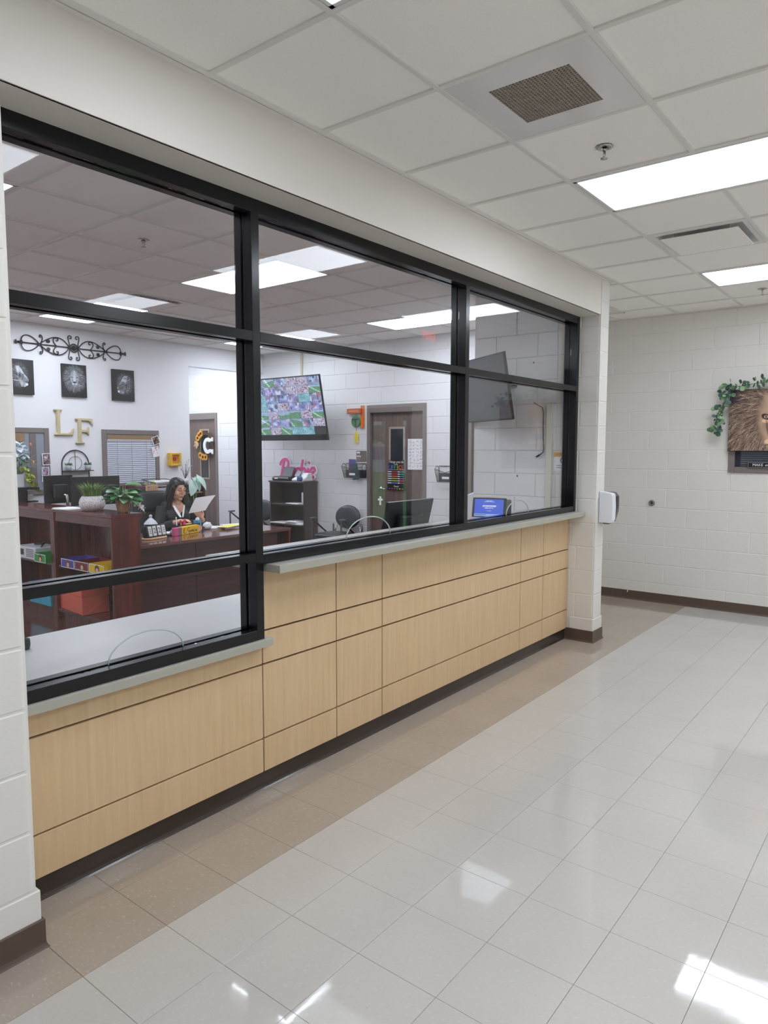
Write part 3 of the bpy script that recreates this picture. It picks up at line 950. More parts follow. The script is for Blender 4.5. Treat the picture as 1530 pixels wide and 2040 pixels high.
# coral and turquoise parcels on the low shelves
CORAL = M('coral_paper', (232, 112, 92), 0.45, bump=(18, 0.25))
TURQ = M('turquoise_card', (74, 182, 206), 0.5)
t = thing('wrapped_box', 'coral paper wrapped box with lid on the low shelf', 'box', (1.06, 4.105, 0.112), math.radians(-6))
MB().box(0, 0.255, 0, 0.50, 0, 0.165).build('body', CORAL, t, bevel=0.004)
MB().box(-0.004, 0.258, -0.004, 0.504, 0.168, 0.25).build('lid', CORAL, t, bevel=0.004)
MB().prism([(0.02, 0.0), (0.2, 0.1), (0.2, 0.085), (0.06, 0.0)], (0, -0.001, 0.002), (1, 0, 0), (0, 0, 1), (0, -0.007, 0)).build('paper_fold', CORAL, t)
t = thing('gift_box', 'flat turquoise box on the low shelf beside the coral box', 'box', (1.065, 4.70, 0.112))
MB().box(0, 0.26, 0, 0.42, 0, 0.10).build('body', TURQ, t, bevel=0.003)
MB().box(-0.004, 0.264, -0.004, 0.424, 0.102, 0.20).build('lid', TURQ, t, bevel=0.003)
# four coloured bins
SKIN_P = M('sticker_skin', (238, 196, 168), 0.6)
HAIR_P = M('sticker_brown_hair', (110, 66, 40), 0.6)
WHITE_P = M('white_card', (238, 238, 240), 0.6)
def bin_(c, label, y0, y1, z=0.540, x0=1.03, dark=None):
    m1 = M('bin_' + label.split()[1], c, 0.45)
    t = thing('storage_bin', label, 'bin', (x0, y0, z), 0, 'coloured bins on the shelf units')
    w, L, h, k = 0.25, y1 - y0, 0.084, 0.004
    MB().box(0, w, 0, L, 0, k).build('base', m1, t)
    MB().box(0, k, 0, L, k, h).build('front', m1, t)
    MB().box(w - k, w, 0, L, k, h).build('back', m1, t)
    MB().box(k, w - k, 0, k, k, h).build('side', m1, t)
    MB().box(k, w - k, L - k, L, k, h).build('side', m1, t)
    e = 0.006
    m = MB()
    for a, b, c_, d_ in ((0.004, L - 0.004, 0.002, 0.002 + e), (0.004, L - 0.004, h - e - 0.002, h - 0.002), (0.004, 0.004 + e, 0.002, h - 0.002), (L - 0.004 - e, L - 0.004, 0.002, h - 0.002)):
        m.box(-0.0012, 0, a, b, c_, d_)
    m.build('white_border', WHITE_P if dark is None else M('bin_border', dark, 0.5), t)
    f = MB().lathe([(0.034, 0), (0.034, 0.0014)], (0, L * 0.46, h * 0.52), 16, False, Matrix.Rotation(-PI / 2, 3, 'Y') @ Matrix.Scale(1.05, 3)).build('printed_hair', HAIR_P, t)
    MB().lathe([(0.021, 0), (0.021, 0.001)], (-0.0014, L * 0.46, h * 0.38), 16, False, Matrix.Rotation(-PI / 2, 3, 'Y')).build('printed_face', SKIN_P, f)
    return t
bin_((84, 70, 168), 'a purple open bin with a printed child face, white edged', 4.165, 4.40)
bin_((128, 26, 32), 'a crimson open bin between the purple and yellow bins', 3.915, 4.16)
bin_((240, 206, 30), 'a yellow open bin against the shelf end panel', 3.66, 3.91, x0=1.03)
bin_((36, 160, 58), 'a green open bin beside the white machine on the shelf', 4.69, 4.92, x0=1.03)
t = thing('label_printer', 'white boxy machine with side vents on the shelf', 'printer', (1.05, 4.93, 0.540))
MB().box(0, 0.24, 0, 0.40, 0.004, 0.125).build('body', M('white_plastic', (226, 226, 230), 0.4), t, bevel=0.006)
m = MB()
for k in range(5):
    m.box(-0.002, 0.001, 0.04, 0.19, 0.03 + k * 0.017, 0.038 + k * 0.017)
tag(m.build('vent_slots', M('vent_grey', (120, 124, 130), 0.6), t), kind='stuff')
MB().box(-0.002, 0.001, 0.24, 0.34, 0.04, 0.1).build('port_panel', M('port_dark', (60, 62, 68), 0.5), t)
tag(MB().tube([(1.12, 4.95, 0.672), (1.18, 5.02, 0.69), (1.14, 5.12, 0.684), (1.2, 5.2, 0.69), (1.22, 5.05, 0.7), (1.15, 4.98, 0.69)], 0.009, 6).build('coiled_cable', M('black_rubber', (16, 16, 18), 0.5)), 'coiled black cable lying on the white machine', 'cable')

# desk
t = thing('desk', 'long dark mahogany desk with the pencil nameplate on it', 'desk', (2.4, 3.8, 0))
MB().box(-1.02, 1.035, 0, 0.80, 0.708, 0.740).build('desktop', wood('mahogany_top', (92, 54, 50), (128, 84, 78), 0.17, axis='X', grain=14, coat=0.5), t, bevel=0.003)
MB().box(-1.02, -0.275, 0.03, 0.048, 0.06, 0.708).build('modesty_panel', MAHD, t, bevel=0.001)
MB().box(-0.268, 0.84, 0.03, 0.048, 0.06, 0.708).build('modesty_panel', MAHD, t, bevel=0.001)
MB().box(1.0, 1.03, 0.006, 0.79, 0.0, 0.708).build('side_panel', MAH, t, bevel=0.002)
MB().box(-1.015, -0.985, 0.05, 0.79, 0.0, 0.708).build('side_panel', MAH, t, bevel=0.002)
MB().box(0.81, 0.84, 0.048, 0.70, 0.0, 0.708).build('pedestal_panel', MAHD, t, bevel=0.002)
t = thing('return_desk', 'mahogany side desk behind the shelf units', 'desk', (1.36, 4.62, 0))
MB().box(0.03, 0.72, 0.0, 1.1, 0.708, 0.738).build('desktop', MAHY, t, bevel=0.003)
MB().box(0.03, 0.06, 0.0, 1.1, 0.0, 0.708).build('side_panel', MAH, t)
MB().box(0.69, 0.72, 0.0, 1.1, 0.0, 0.708).build('side_panel', MAH, t)

# bookcase by the block wall
DKW = wood('dark_walnut', (44, 30, 32), (74, 52, 54), 0.3, axis='Z', grain=14, coat=0.2)
t = thing('bookcase', 'dark open bookcase against the block wall under the pink word sign', 'bookcase', (4.772, 4.9, 0))
MB().box(0.0, 0.262, 0, 0.025, 0, 1.16).build('side_panel', DKW, t, bevel=0.002)
MB().box(0.0, 0.262, 0.675, 0.70, 0, 1.16).build('side_panel', DKW, t, bevel=0.002)
MB().box(-0.012, 0.268, -0.012, 0.712, 1.16, 1.184).build('top', DKW, t, bevel=0.003)
MB().box(0.25, 0.26, 0.025, 0.675, 0.03, 1.16).build('back_panel', M('dark_backing', (34, 28, 32), 0.6), t)
for z in (0.07, 0.55, 0.84):
    MB().box(0.006, 0.25, 0.025, 0.675, z, z + 0.022).build('shelf', DKW, t, bevel=0.002)
MB().box(0.012, 0.03, 0.025, 0.675, 0.0, 0.07).build('plinth', DKW, t)
PAPER = M('white_paper', (240, 241, 244), 0.7)
PAPER2 = M('cream_paper', (226, 224, 220), 0.7)
def stack(x, y, z, n, w, d, label, seed, mat=PAPER, rz=0.0, name='paper_stack'):
    r = random.Random(seed)
    t = thing(name, label, 'papers', (x, y, z), rz)
    h = 0.0
    for k in range(n):
        q = 0.005 + r.random() * 0.004
        dx, dy = r.uniform(-.012, .012), r.uniform(-.015, .015)
        MB().obox((dx, dy, h + q / 2), (w, d, q - 0.0006), rotz(r.uniform(-.12, .12))).build('paper_bundle', mat if k % 2 else PAPER2, t)
        h += q
    return t
stack(4.86, 5.42, 0.5725, 3, 0.24, 0.27, 'left pile of loose papers on the lower bookcase shelf', 1)
stack(4.86, 5.15, 0.5725, 6, 0.23, 0.22, 'middle and tallest paper pile on the lower bookcase shelf', 2)
stack(4.86, 5.0, 0.5725, 4, 0.22, 0.11, 'narrow paper pile at the bookcase side panel', 3)
stack(4.87, 5.14, 0.8625, 2, 0.2, 0.24, 'thin papers on the upper bookcase shelf', 4)
t = thing('binder', 'pale ribbed binder standing at the end of the upper shelf', 'binder', (4.80, 4.935, 0.8625))
MB().box(0, 0.2, 0, 0.05, 0, 0.17).build('cover', M('pale_mauve_card', (198, 182, 186), 0.6), t, bevel=0.003)
for k in range(9):
    MB().box(-0.002, 0, 0.004, 0.046, 0.012 + k * 0.017, 0.022 + k * 0.017).build('rib', PAPER, t)
# machines on the bookcase
BLK = M('black_plastic', (22, 22, 26), 0.35)
BLK2 = M('grey_plastic', (92, 94, 100), 0.4)
t = thing('card_reader', 'black desktop machine with a raised grey lid on the bookcase', 'device', (4.9, 5.37, 1.184))
MB().prism([(-0.11, 0.0), (-0.13, 0.02), (-0.125, 0.045), (-0.08, 0.062), (0.1, 0.062), (0.1, 0.0)], (0, -0.15, 0), (1, 0, 0), (0, 0, 1), (0, 0.33, 0)).build('body', BLK, t, bevel=0.006)
MB().obox((0.045, 0.02, 0.125), (0.012, 0.2, 0.15), Matrix.Rotation(0.45, 3, 'Y')).build('lid', BLK2, t, bevel=0.004)
MB().box(-0.131, -0.128, 0.06, 0.12, 0.026, 0.04).build('sticker', PAPER, t)
t = thing('card_printer', 'white and blue desktop printer on the bookcase', 'device', (4.89, 5.04, 1.184))
MB().prism([(-0.10, 0.0), (-0.10, 0.03), (-0.03, 0.06), (0.02, 0.115), (0.09, 0.115), (0.11, 0.0)], (0, -0.09, 0), (1, 0, 0), (0, 0, 1), (0, 0.22, 0)).build('body', M('white_plastic'), t, bevel=0.012, seg=2)
MB().obox((-0.02, 0.07, 0.105), (0.006, 0.10, 0.09), Matrix.Rotation(0.7, 3, 'Y')).build('lid', M('smoke_teal', (50, 66, 72), 0.2), t, bevel=0.002)
MB().lathe([(0.05, 0), (0.05, 0.02), (0.03, 0.035)], (-0.09, -0.035, 0.03), 16, R=Matrix.Rotation(-PI / 2, 3, 'Y')).build('blue_cover', M('steel_blue', (48, 78, 122), 0.35), t)

# ------------------------------------------------------------------ chairs
LEATH = M('black_leather', (24, 26, 30), 0.35, bump=(70, 0.12))
LEATHB = M('blue_black_vinyl', (34, 42, 50), 0.33, bump=(60, 0.06))
def cushion(m, c, s, R=None, n=4):
    """superellipsoid pad"""
    R = R or Matrix.Identity(3)
    c = Vector(c)
    U, V = 28, 12
    vs, fs = [], []
    f = lambda a, p: math.copysign(abs(a) ** p, a)
    e1, e2 = 0.55, 0.5
    for i in range(V + 1):
        p = -PI / 2 + PI * i / V
        for k in range(U):
            a = 2 * PI * k / U
            vs.append(c + R @ Vector((s[0] * f(math.cos(p), e1) * f(math.cos(a), e2), s[1] * f(math.cos(p), e1) * f(math.sin(a), e2), s[2] * f(math.sin(p), e1))))
    for i in range(V):
        for k in range(U):
            fs.append((i * U + k, i * U + (k + 1) % U, (i + 1) * U + (k + 1) % U, (i + 1) * U + k))
    return m.add(vs, fs, True)
def exec_chair(x, y, rz):
    t = thing('office_chair', 'high backed black leather office chair behind the desk', 'chair', (x, y, 0), rz)
    cushion(MB(), (0, -0.02, 0.47), (0.26, 0.26, 0.055)).build('seat', LEATH, t)
    R = Matrix.Rotation(-0.16, 3, 'X')
    b = cushion(MB(), (0, 0.27, 0.80), (0.275, 0.06, 0.36), R).build('backrest', LEATH, t)
    cushion(MB(), (0, 0.245, 1.03), (0.24, 0.055, 0.11), R).build('headrest', LEATH, b)
    for s in (-1, 1):
        MB().tube([(s * 0.29, 0.2, 0.62), (s * 0.31, 0.05, 0.69), (s * 0.31, -0.15, 0.68), (s * 0.29, -0.2, 0.6), (s * 0.26, -0.08, 0.46)], [0.028, 0.034, 0.034, 0.026, 0.022], 10).build('armrest', LEATH, t)
    MB().lathe([(0.03, 0.1), (0.03, 0.42)], n=12).build('column', BLK, t)
    for k in range(5):
        a = 2 * PI * k / 5 + 0.3
        lg = MB().tube([(0, 0, 0.11), (0.3 * math.cos(a), 0.3 * math.sin(a), 0.075)], [0.028, 0.016], 8).build('base_arm', BLK, t)
        MB().lathe([(0.03, -0.014), (0.03, 0.014)], (0.3 * math.cos(a), 0.3 * math.sin(a), 0.03), 12, R=Matrix.Rotation(PI / 2, 3, 'X')).build('caster', BLK, lg)
    return t
exec_chair(2.50, 4.86, math.radians(-12))
def guest_chair(x, y, rz, label):
    t = thing('guest_chair', label, 'chair', (x, y, 0), rz, None)
    cushion(MB(), (0, -0.02, 0.50), (0.235, 0.23, 0.04)).build('seat', LEATHB, t)
    m = MB()
    R = Matrix.Rotation(-0.14, 3, 'X')
    prof = [(0.0, -0.03), (0.14, -0.03), (0.20, -0.018), (0.222, 0.0), (0.20, 0.018), (0.14, 0.028), (0.0, 0.03)]
    m.lathe(prof, (0, 0.225, 0.725), 28, R=R @ Matrix.Rotation(PI / 2, 3, 'X') @ Matrix.Diagonal((1.0, 0.72, 1.0)))
    m.build('backrest', LEATHB, t)
    for s in (-1, 1):
        MB().tube([(s * 0.255, -0.2, 0), (s * 0.255, -0.2, 0.71)], 0.011, 8).build('front_leg', BLK, t)
        MB().tube([(s * 0.255, -0.19, 0.715), (s * 0.255, 0.10, 0.50), (s * 0.255, 0.22, 0.42)], 0.011, 8).build('diagonal_bar', BLK, t)
        MB().tube([(s * 0.255, 0.22, 0.62), (s * 0.255, 0.22, 0.0)], 0.011, 8).build('rear_leg', BLK, t)
        MB().obox((s * 0.255, -0.17, 0.725), (0.035, 0.11, 0.022)).build('arm_pad', BLK2, t, bevel=0.006)
        MB().tube([(s * 0.25, 0.22, 0.45), (s * 0.2, 0.235, 0.62)], 0.011, 8).build('back_strut', CHROME, t)
    MB().tube([(-0.25, -0.16, 0.452), (0.25, -0.16, 0.452)], 0.011, 8).build('cross_bar', BLK, t)
    MB().tube([(-0.25, 0.14, 0.452), (0.25, 0.14, 0.452)], 0.011, 8).build('cross_bar', BLK, t)
    return t
guest_chair(4.70, 4.24, math.radians(-90), 'dark vinyl guest chair with round back against the block wall')
guest_chair(4.70, 5.90, math.radians(-90), 'dark vinyl guest chair half hidden behind the first mullion')

# ================================================================== screens
def monitor(label, x, y, z, w, h, rz, tilt=0.0, base_z=0.738, arm=False):
    """back towards local -Y; z = height of the panel's middle"""
    t = thing('monitor', label, 'monitor', (x, y, base_z), rz)
    R = Matrix.Rotation(tilt, 3, 'X')
    zc = z - base_z
    MB().obox((0, 0, zc), (w, 0.022, h), R).build('panel', BLK, t, bevel=0.004)
    MB().obox(Vector((0, 0, zc)) + R @ Vector((0, 0.0125, 0)), (w - 0.02, 0.002, h - 0.025), R).build('screen', M('dark_screen', (12, 14, 20), 0.1), t)
    MB().obox(Vector((0, 0, zc)) + R @ Vector((0, -0.03, -0.02)), (w * 0.5, 0.04, h * 0.5), R).build('back_housing', M('matt_black', (34, 35, 40), 0.5), t, bevel=0.01)
    if arm:
        MB().tube([(0.0, -0.05, zc - 0.05), (0.02, -0.10, zc - 0.06), (0.07, -0.11, 0.03)], 0.016, 8).build('arm', CHROME, t)
    else:
        MB().box(-0.03, 0.03, -0.055, -0.035, 0.012, zc).build('neck', BLK, t, bevel=0.004)
    MB().lathe([(0.10, 0), (0.10, 0.008), (0.04, 0.016)], (0.05 if arm else 0, -0.08, 0), 20).build('stand_base', BLK, t)
    return t
monitor('black monitor back beside the flower arrangement on a silver arm', 1.56, 5.42, 1.205, 0.34, 0.30, math.radians(8), arm=True)
monitor('black monitor back behind the textured white planter', 1.86, 5.2, 1.185, 0.55, 0.31, math.radians(-3))
monitor('wide black monitor back close to the glass, middle window bay', 1.872, 1.02, 1.11, 0.56, 0.335, 0.0, tilt=math.radians(14), base_z=0.761)

SCREEN = painted('camera_screen_picture', emit=0.85)
def camera_grid():
    rg = np.random.default_rng(11)
    nc, nr, cw, ch = 7, 7, 22, 14
    img = np.zeros((nr * ch, nc * cw, 3))
    yy, xx = np.mgrid[0:ch, 0:cw] / np.array([ch, cw]).reshape(2, 1, 1)
    for r in range(nr):
        for c in range(nc):
            k = rg.random()
            n = rg.normal(0, 0.07, (ch, cw, 1))
            def wav(s):
                a = rg.uniform(0, 6.28, 6)
                return sum(np.sin(xx * rg.uniform(2, 9) * s + yy * rg.uniform(-9, 9) * s + q) for q in a)[..., None] / 3.2
            if r == nr - 1 and c == nc - 1:
                cell = np.full((ch, cw, 3), 0.06)
            elif k < 0.28:
                hor = rg.uniform(0.15, 0.5)
                cell = np.where((yy > hor + 0.25 * (xx - .5) * rg.normal())[..., None], np.array([0.34, 0.55, 0.38]), np.array([0.62, 0.74, 0.86])) + n
                cell += (rg.random() < .4) * np.where((abs(xx - yy * rg.uniform(.4, 1.4) - rg.uniform(-.3, .4)) < 0.09)[..., None], 0.35, 0)
            elif k < 0.40:
                cell = np.array([0.50, 0.74, 0.78]) + 0.1 * wav(1) + n
            elif k < 0.88:
                b = np.array([0.58, 0.63, 0.82]) + rg.normal(0, 0.03, 3)
                cell = b + 0.22 * wav(1.0) * np.array([1, 1, .85]) + n
                for _ in range(5):
                    cx_, cy_ = rg.random(2)
                    cell = np.where(((abs(xx - cx_) < rg.uniform(.03, .09)) & (abs(yy - cy_) < rg.uniform(.08, .3)))[..., None], np.array([[.25, .27, .42], [.75, .4, .42], [.9, .92, 1.0], [.4, .35, .35]][rg.integers(4)]), cell)
            else:
                cell = np.array([0.72, 0.70, 0.80]) + n
                for _ in range(16):
                    cx_, cy_ = rg.random(2)
                    cell = np.where((((xx - cx_) ** 2 * 2 + (yy - cy_) ** 2) < 0.006)[..., None], np.array([0.55, 0.16, 0.18]) if rg.random() < .6 else np.array([.95, .95, 1]), cell)
            cell[0, :] *= 0.75
            cell[:, 0] *= 0.75
            img[r * ch:(r + 1) * ch, c * cw:(c + 1) * cw] = cell * .78 + .22 * np.array([.52, .58, .74])
    return np.clip(img, 0.02, 1)
def television(label, edge_top, edge_bottom, u, w, mount, picture_img=None, screen_mat=None):
    """edge_top/bottom: the right-hand screen edge; u: direction (horizontal) from it to the far edge"""
    p, q, u = Vector(edge_top), Vector(edge_bottom), Vector(u).normalized()
    v = (p - q)
    h = v.length
    v.normalize()
    nrm = u.cross(v)
    if nrm.dot(CAM - p) < 0:
        nrm = -nrm
    base = q + u * (w / 2)
    t = thing('television', label, 'television', base)
    def L(a, b, c):
        return (q + u * a + v * b + nrm * c) - base
    def slab_(a0, a1, b0, b1, c0, c1):
        m = MB()
        return m.add([L(a, b, c) for a in (a0, a1) for b in (b0, b1) for c in (c0, c1)], [(0, 1, 3, 2), (4, 6, 7, 5), (0, 4, 5, 1), (2, 3, 7, 6), (0, 2, 6, 4), (1, 5, 7, 3)])
    slab_(0, w, 0, h, -0.02, 0.0).build('housing', BLK, t, bevel=0.003)
    slab_(w * .2, w * .8, h * .12, h * .7, -0.055, -0.02).build('back_cover', BLK, t, bevel=0.01)
    if picture_img is not None:
        b0 = 0.018 + 0.075 * h
        # the picture stops short of the lower edge: a dark band, as in the photograph
        slab_(0.012, w - 0.012, 0.014, h - 0.012, 0.0005, 0.002).build('screen', M('dark_screen'), t)
        picture('screen_picture', picture_img, L(w - 0.016, b0, 0.0035), -u * (w - 0.032), v * (h - b0 - 0.014), SCREEN, t)
    else:
        slab_(0.012, w - 0.012, 0.014, h - 0.012, 0.0005, 0.002).build('screen', screen_mat, t)
    c = L(w / 2, h / 2, -0.05)
    mo = Vector(mount) - base
    MB().tube([c, c - nrm * 0.05, mo], [0.03, 0.025, 0.025], 8).build('mount_arm', BLK, t)
    R = Matrix((u, v, nrm)).transposed()
    MB().obox(c - nrm * 0.012, (0.3, 0.3, 0.024), R).build('mount_plate', BLK, t)
    return t
television('large tilted television showing a grid of camera pictures', (4.556, 4.4, 2.6066), (4.7313, 4.4, 1.7525), (0, 1, 0), 1.52, (XO, 4.98, 2.2), camera_grid())
television('grey unlit television angled out from the short return wall', (2.7904, 0.75, 2.4086), (2.9681, 0.75, 1.8792), (0.53, 0.848, 0), 0.92, (XR, 1.0, 2.2), None, M('off_screen_reflection_grey', (98, 100, 106), 0.24))  # grey of the unlit screen is its reflection put into the colour
# tablet clock
t = thing('time_clock', 'black desktop time clock with a lit blue screen by the glass', 'device', (2.60, 0.74, 1.111), math.radians(-76))
def tl(m, **k): return m
R = Matrix.Rotation(math.radians(-14), 3, 'X')
MB().obox((0, 0.06, 0.065), (0.27, 0.16, 0.13)).build('body', M('charcoal_plastic', (48, 49, 54), 0.4), t, bevel=0.012, seg=2)
MB().obox((0, -0.028, 0.07), (0.27, 0.03, 0.16), R).build('bezel', BLK, t, bevel=0.006)
rg = np.random.default_rng(4)
im = np.zeros((48, 72, 3)) + np.array([0.20, 0.36, 0.86])
for (r0_, r1_, c0_, c1_) in ((4, 6, 28, 46), (7, 8, 24, 50), (17, 22, 20, 54), (24, 26, 26, 48), (32, 33, 30, 44)):
    blk = rg.random((r1_ - r0_, c1_ - c0_)) < 0.75
    im[r0_:r1_, c0_:c1_][blk] = 0.92
im[41:, :] = np.array([0.55, 0.70, 0.92])
im[43:45, 2:30] = 0.3
n_ = R @ Vector((0, -1, 0)); u_ = Vector((1, 0, 0)); v_ = R @ Vector((0, 0, 1))
o_ = Vector((0, -0.028, 0.07)) + n_ * 0.0162 - u_ * 0.115 - v_ * 0.068
picture('screen', im, o_, u_ * 0.23, v_ * 0.136, SCREEN, t)
MB().obox((0, -0.02, 0.158), (0.15, 0.012, 0.006), R).build('top_badge', M('white_plastic'), t)

# ================================================================== white rear wall
YW = YB - 0.001
IRON = M('wrought_iron', (34, 33, 36), 0.5, 0.3)
t = thing('wall_scroll', 'black wrought iron scrollwork above the lion pictures', 'wall decoration', (2.105, YW, 2.803))
def scroll(pts, r=0.006, name='scroll_bar'):
    return MB().tube([(x, -0.016, z) for x, z in pts], r, 6).build(name, IRON, t)
scroll([(-0.60, 0.0), (0.60, 0.0)], 0.007, 'centre_bar')
def bez(p, n=14):
    out = []
    for i in range(n + 1):
        a = i / n
        out.append(tuple((1 - a) ** 3 * p[0][k] + 3 * a * (1 - a) ** 2 * p[1][k] + 3 * a * a * (1 - a) * p[2][k] + a ** 3 * p[3][k] for k in (0, 1)))
    return out
def spiral(cx_, cz_, r, a0, turns, s=1):
    return [(cx_ + r * (1 - 0.72 * i / 18) * math.cos(a0 + s * turns * 2 * PI * i / 18), cz_ + r * (1 - 0.72 * i / 18) * math.sin(a0 + s * turns * 2 * PI * i / 18)) for i in range(19)]
for sx in (-1, 1):
    for sz in (-1, 1):
        F_ = lambda p: [(sx * a, sz * b) for a, b in p]
        scroll(F_(bez([(0.055, 0.0), (0.13, 0.13), (0.25, 0.13), (0.40, 0.0)])))                      # big leaf
        scroll(F_(bez([(0.40, 0.0), (0.47, 0.09), (0.58, 0.12), (0.60, 0.03), ])))                    # end loop
        scroll(F_(bez([(0.40, 0.0), (0.36, 0.035), (0.355, 0.09), (0.385, 0.105)]) + spiral(0.385, 0.088, 0.017, PI / 2, 0.6, -1)))
        scroll(F_(bez([(0.20, 0.0), (0.26, 0.045), (0.25, 0.095), (0.20, 0.09)]) + spiral(0.20, 0.07, 0.02, PI / 2, 0.7, 1)))
        scroll(F_(bez([(0.06, 0.0), (0.03, 0.05), (0.10, 0.13), (0.045, 0.135)]) + spiral(0.04, 0.115, 0.02, PI / 2, 0.7, 1)))
        MB().ball((sx * 0.30, -0.018, sz * 0.045), (0.022, 0.01, 0.022), 10, 6).build('rosette', IRON, t)
    MB().ball((sx * 0.60, -0.018, 0), (0.016, 0.012, 0.03), 8, 6).ball((sx * 0.63, -0.018, 0), (0.022, 0.012, 0.014), 8, 6).ball((sx * 0.66, -0.018, 0), (0.012, 0.012, 0.026), 8, 6).build('finial', IRON, t)
    MB().box(sx * 0.4 - 0.022, sx * 0.4 + 0.022, -0.026, -0.006, -0.012, 0.012).build('collar', IRON, t)
    MB().box(sx * 0.62 - 0.01, sx * 0.62 + 0.01, -0.02, 0.0, -0.008, 0.008).build('wall_bracket', IRON, t)
MB().tube([(0.045 * math.cos(a), -0.016, 0.045 * math.sin(a)) for a in [2 * PI * i / 24 for i in range(25)]], 0.007, 6, cap=False).build('centre_ring', IRON, t)
MB().ball((0, -0.018, 0), (0.032, 0.012, 0.032), 12, 6).build('rosette', IRON, t)

# ------------------------------------------------------------------ lion pictures (flat prints on canvas)
def nz(x, y, seed, o=4, f=1.0):
    r = np.random.default_rng(seed)
    v = 0
    for k in range(o * 3):
        a, b, c = r.normal(0, f * 2.0 ** (k / 3), 2).tolist() + [r.uniform(0, 6.28)]
        v = v + np.sin(a * x + b * y + c) / (1 + k / 3)
    return v / 2.4
def ell(x, y, cx_, cy_, a, b, rot=0.0, soft=0.25):
    c, s = math.cos(rot), math.sin(rot)
    dx, dy = x - cx_, y - cy_
    q = ((dx * c + dy * s) / a) ** 2 + ((-dx * s + dy * c) / b) ** 2
    return np.clip((1 - q) / soft, 0, 1)
def lion_front(Wd, Hh, asp, seed, cxy=(0.0, 0.05), k=1.0):
    """returns tone (0..1) and parts; x right, y up, picture height = 2"""
    y, x = np.mgrid[0:Hh, 0:Wd]
    x = (x / (Wd - 1) * 2 - 1) * asp
    y = 1 - y / (Hh - 1) * 2
    x, y = (x - cxy[0]) / k, (y - cxy[1]) / k
    r = np.hypot(x * 1.12, y - 0.0)
    a = np.arctan2(x, y + 0.001)
    hair = 0.5 + 0.5 * np.sin(a * 26 + 5 * nz(x, y, seed, 2, 1.2) + r * 3) * 0.6 + 0.45 * nz(a * 9, r * 1.2, seed + 1, 4, 1.0)
    mane = np.clip((0.86 + 0.10 * nz(a * 3, r * .4, seed + 2, 3) - r) / 0.16, 0, 1) * np.clip((r - 0.28) / 0.2, 0.25, 1)
    tone = mane * np.clip(0.30 + 0.46 * hair * (1 - 0.35 * r), 0, 1)
    face = ell(x, y, 0, 0.06, 0.36, 0.56, soft=0.5)
    ft = 0.52 + 0.10 * nz(x * 3, y * 3, seed + 3, 4) + 0.16 * np.exp(-(x / 0.10) ** 2)
    tone = tone * (1 - face) + ft * face
    for s in (-1, 1):
        tone = np.maximum(tone, 0.75 * ell(x, y, s * 0.17, 0.03, 0.10, 0.05, soft=.6) * 0.9)
        tone = tone * (1 - 0.92 * ell(x, y, s * 0.175, 0.10, 0.085, 0.052, s * 0.45, 0.5))
        tone = np.maximum(tone, 0.62 * ell(x, y, s * 0.175, 0.10, 0.038, 0.03, 0, .5))
        tone = tone * (1 - 0.95 * ell(x, y, s * 0.175, 0.10, 0.016, 0.02, 0, .4))
        tone = tone * (1 - 0.45 * ell(x, y, s * 0.14, -0.10, 0.03, 0.17, s * -0.2, .8))
        tone = np.maximum(tone, 0.72 * ell(x, y, s * 0.11, -0.34, 0.12, 0.11, soft=.7))
        e = ell(x, y, s * 0.42, 0.52, 0.13, 0.15, soft=.6)
        tone = np.maximum(tone, e * 0.5) * (1 - 0.6 * ell(x, y, s * 0.42, 0.51, 0.07, 0.09, soft=.6))
    tone = np.maximum(tone, 0.85 * ell(x, y, 0, -0.52, 0.14, 0.10, soft=.6))
    tone = tone * (1 - 0.93 * ell(x, y, 0, -0.21, 0.12, 0.065, soft=.35))
    tone = tone * (1 - 0.8 * np.clip(1 - abs(x) / 0.014, 0, 1) * ((y < -0.22) & (y > -0.37)))
    tone = tone * (1 - 0.75 * np.clip(1 - abs(y + 0.385 + 0.55 * x * x - 0.02) / 0.022, 0, 1) * (abs(x) < 0.2))
    return np.clip(tone, 0, 1), mane, face
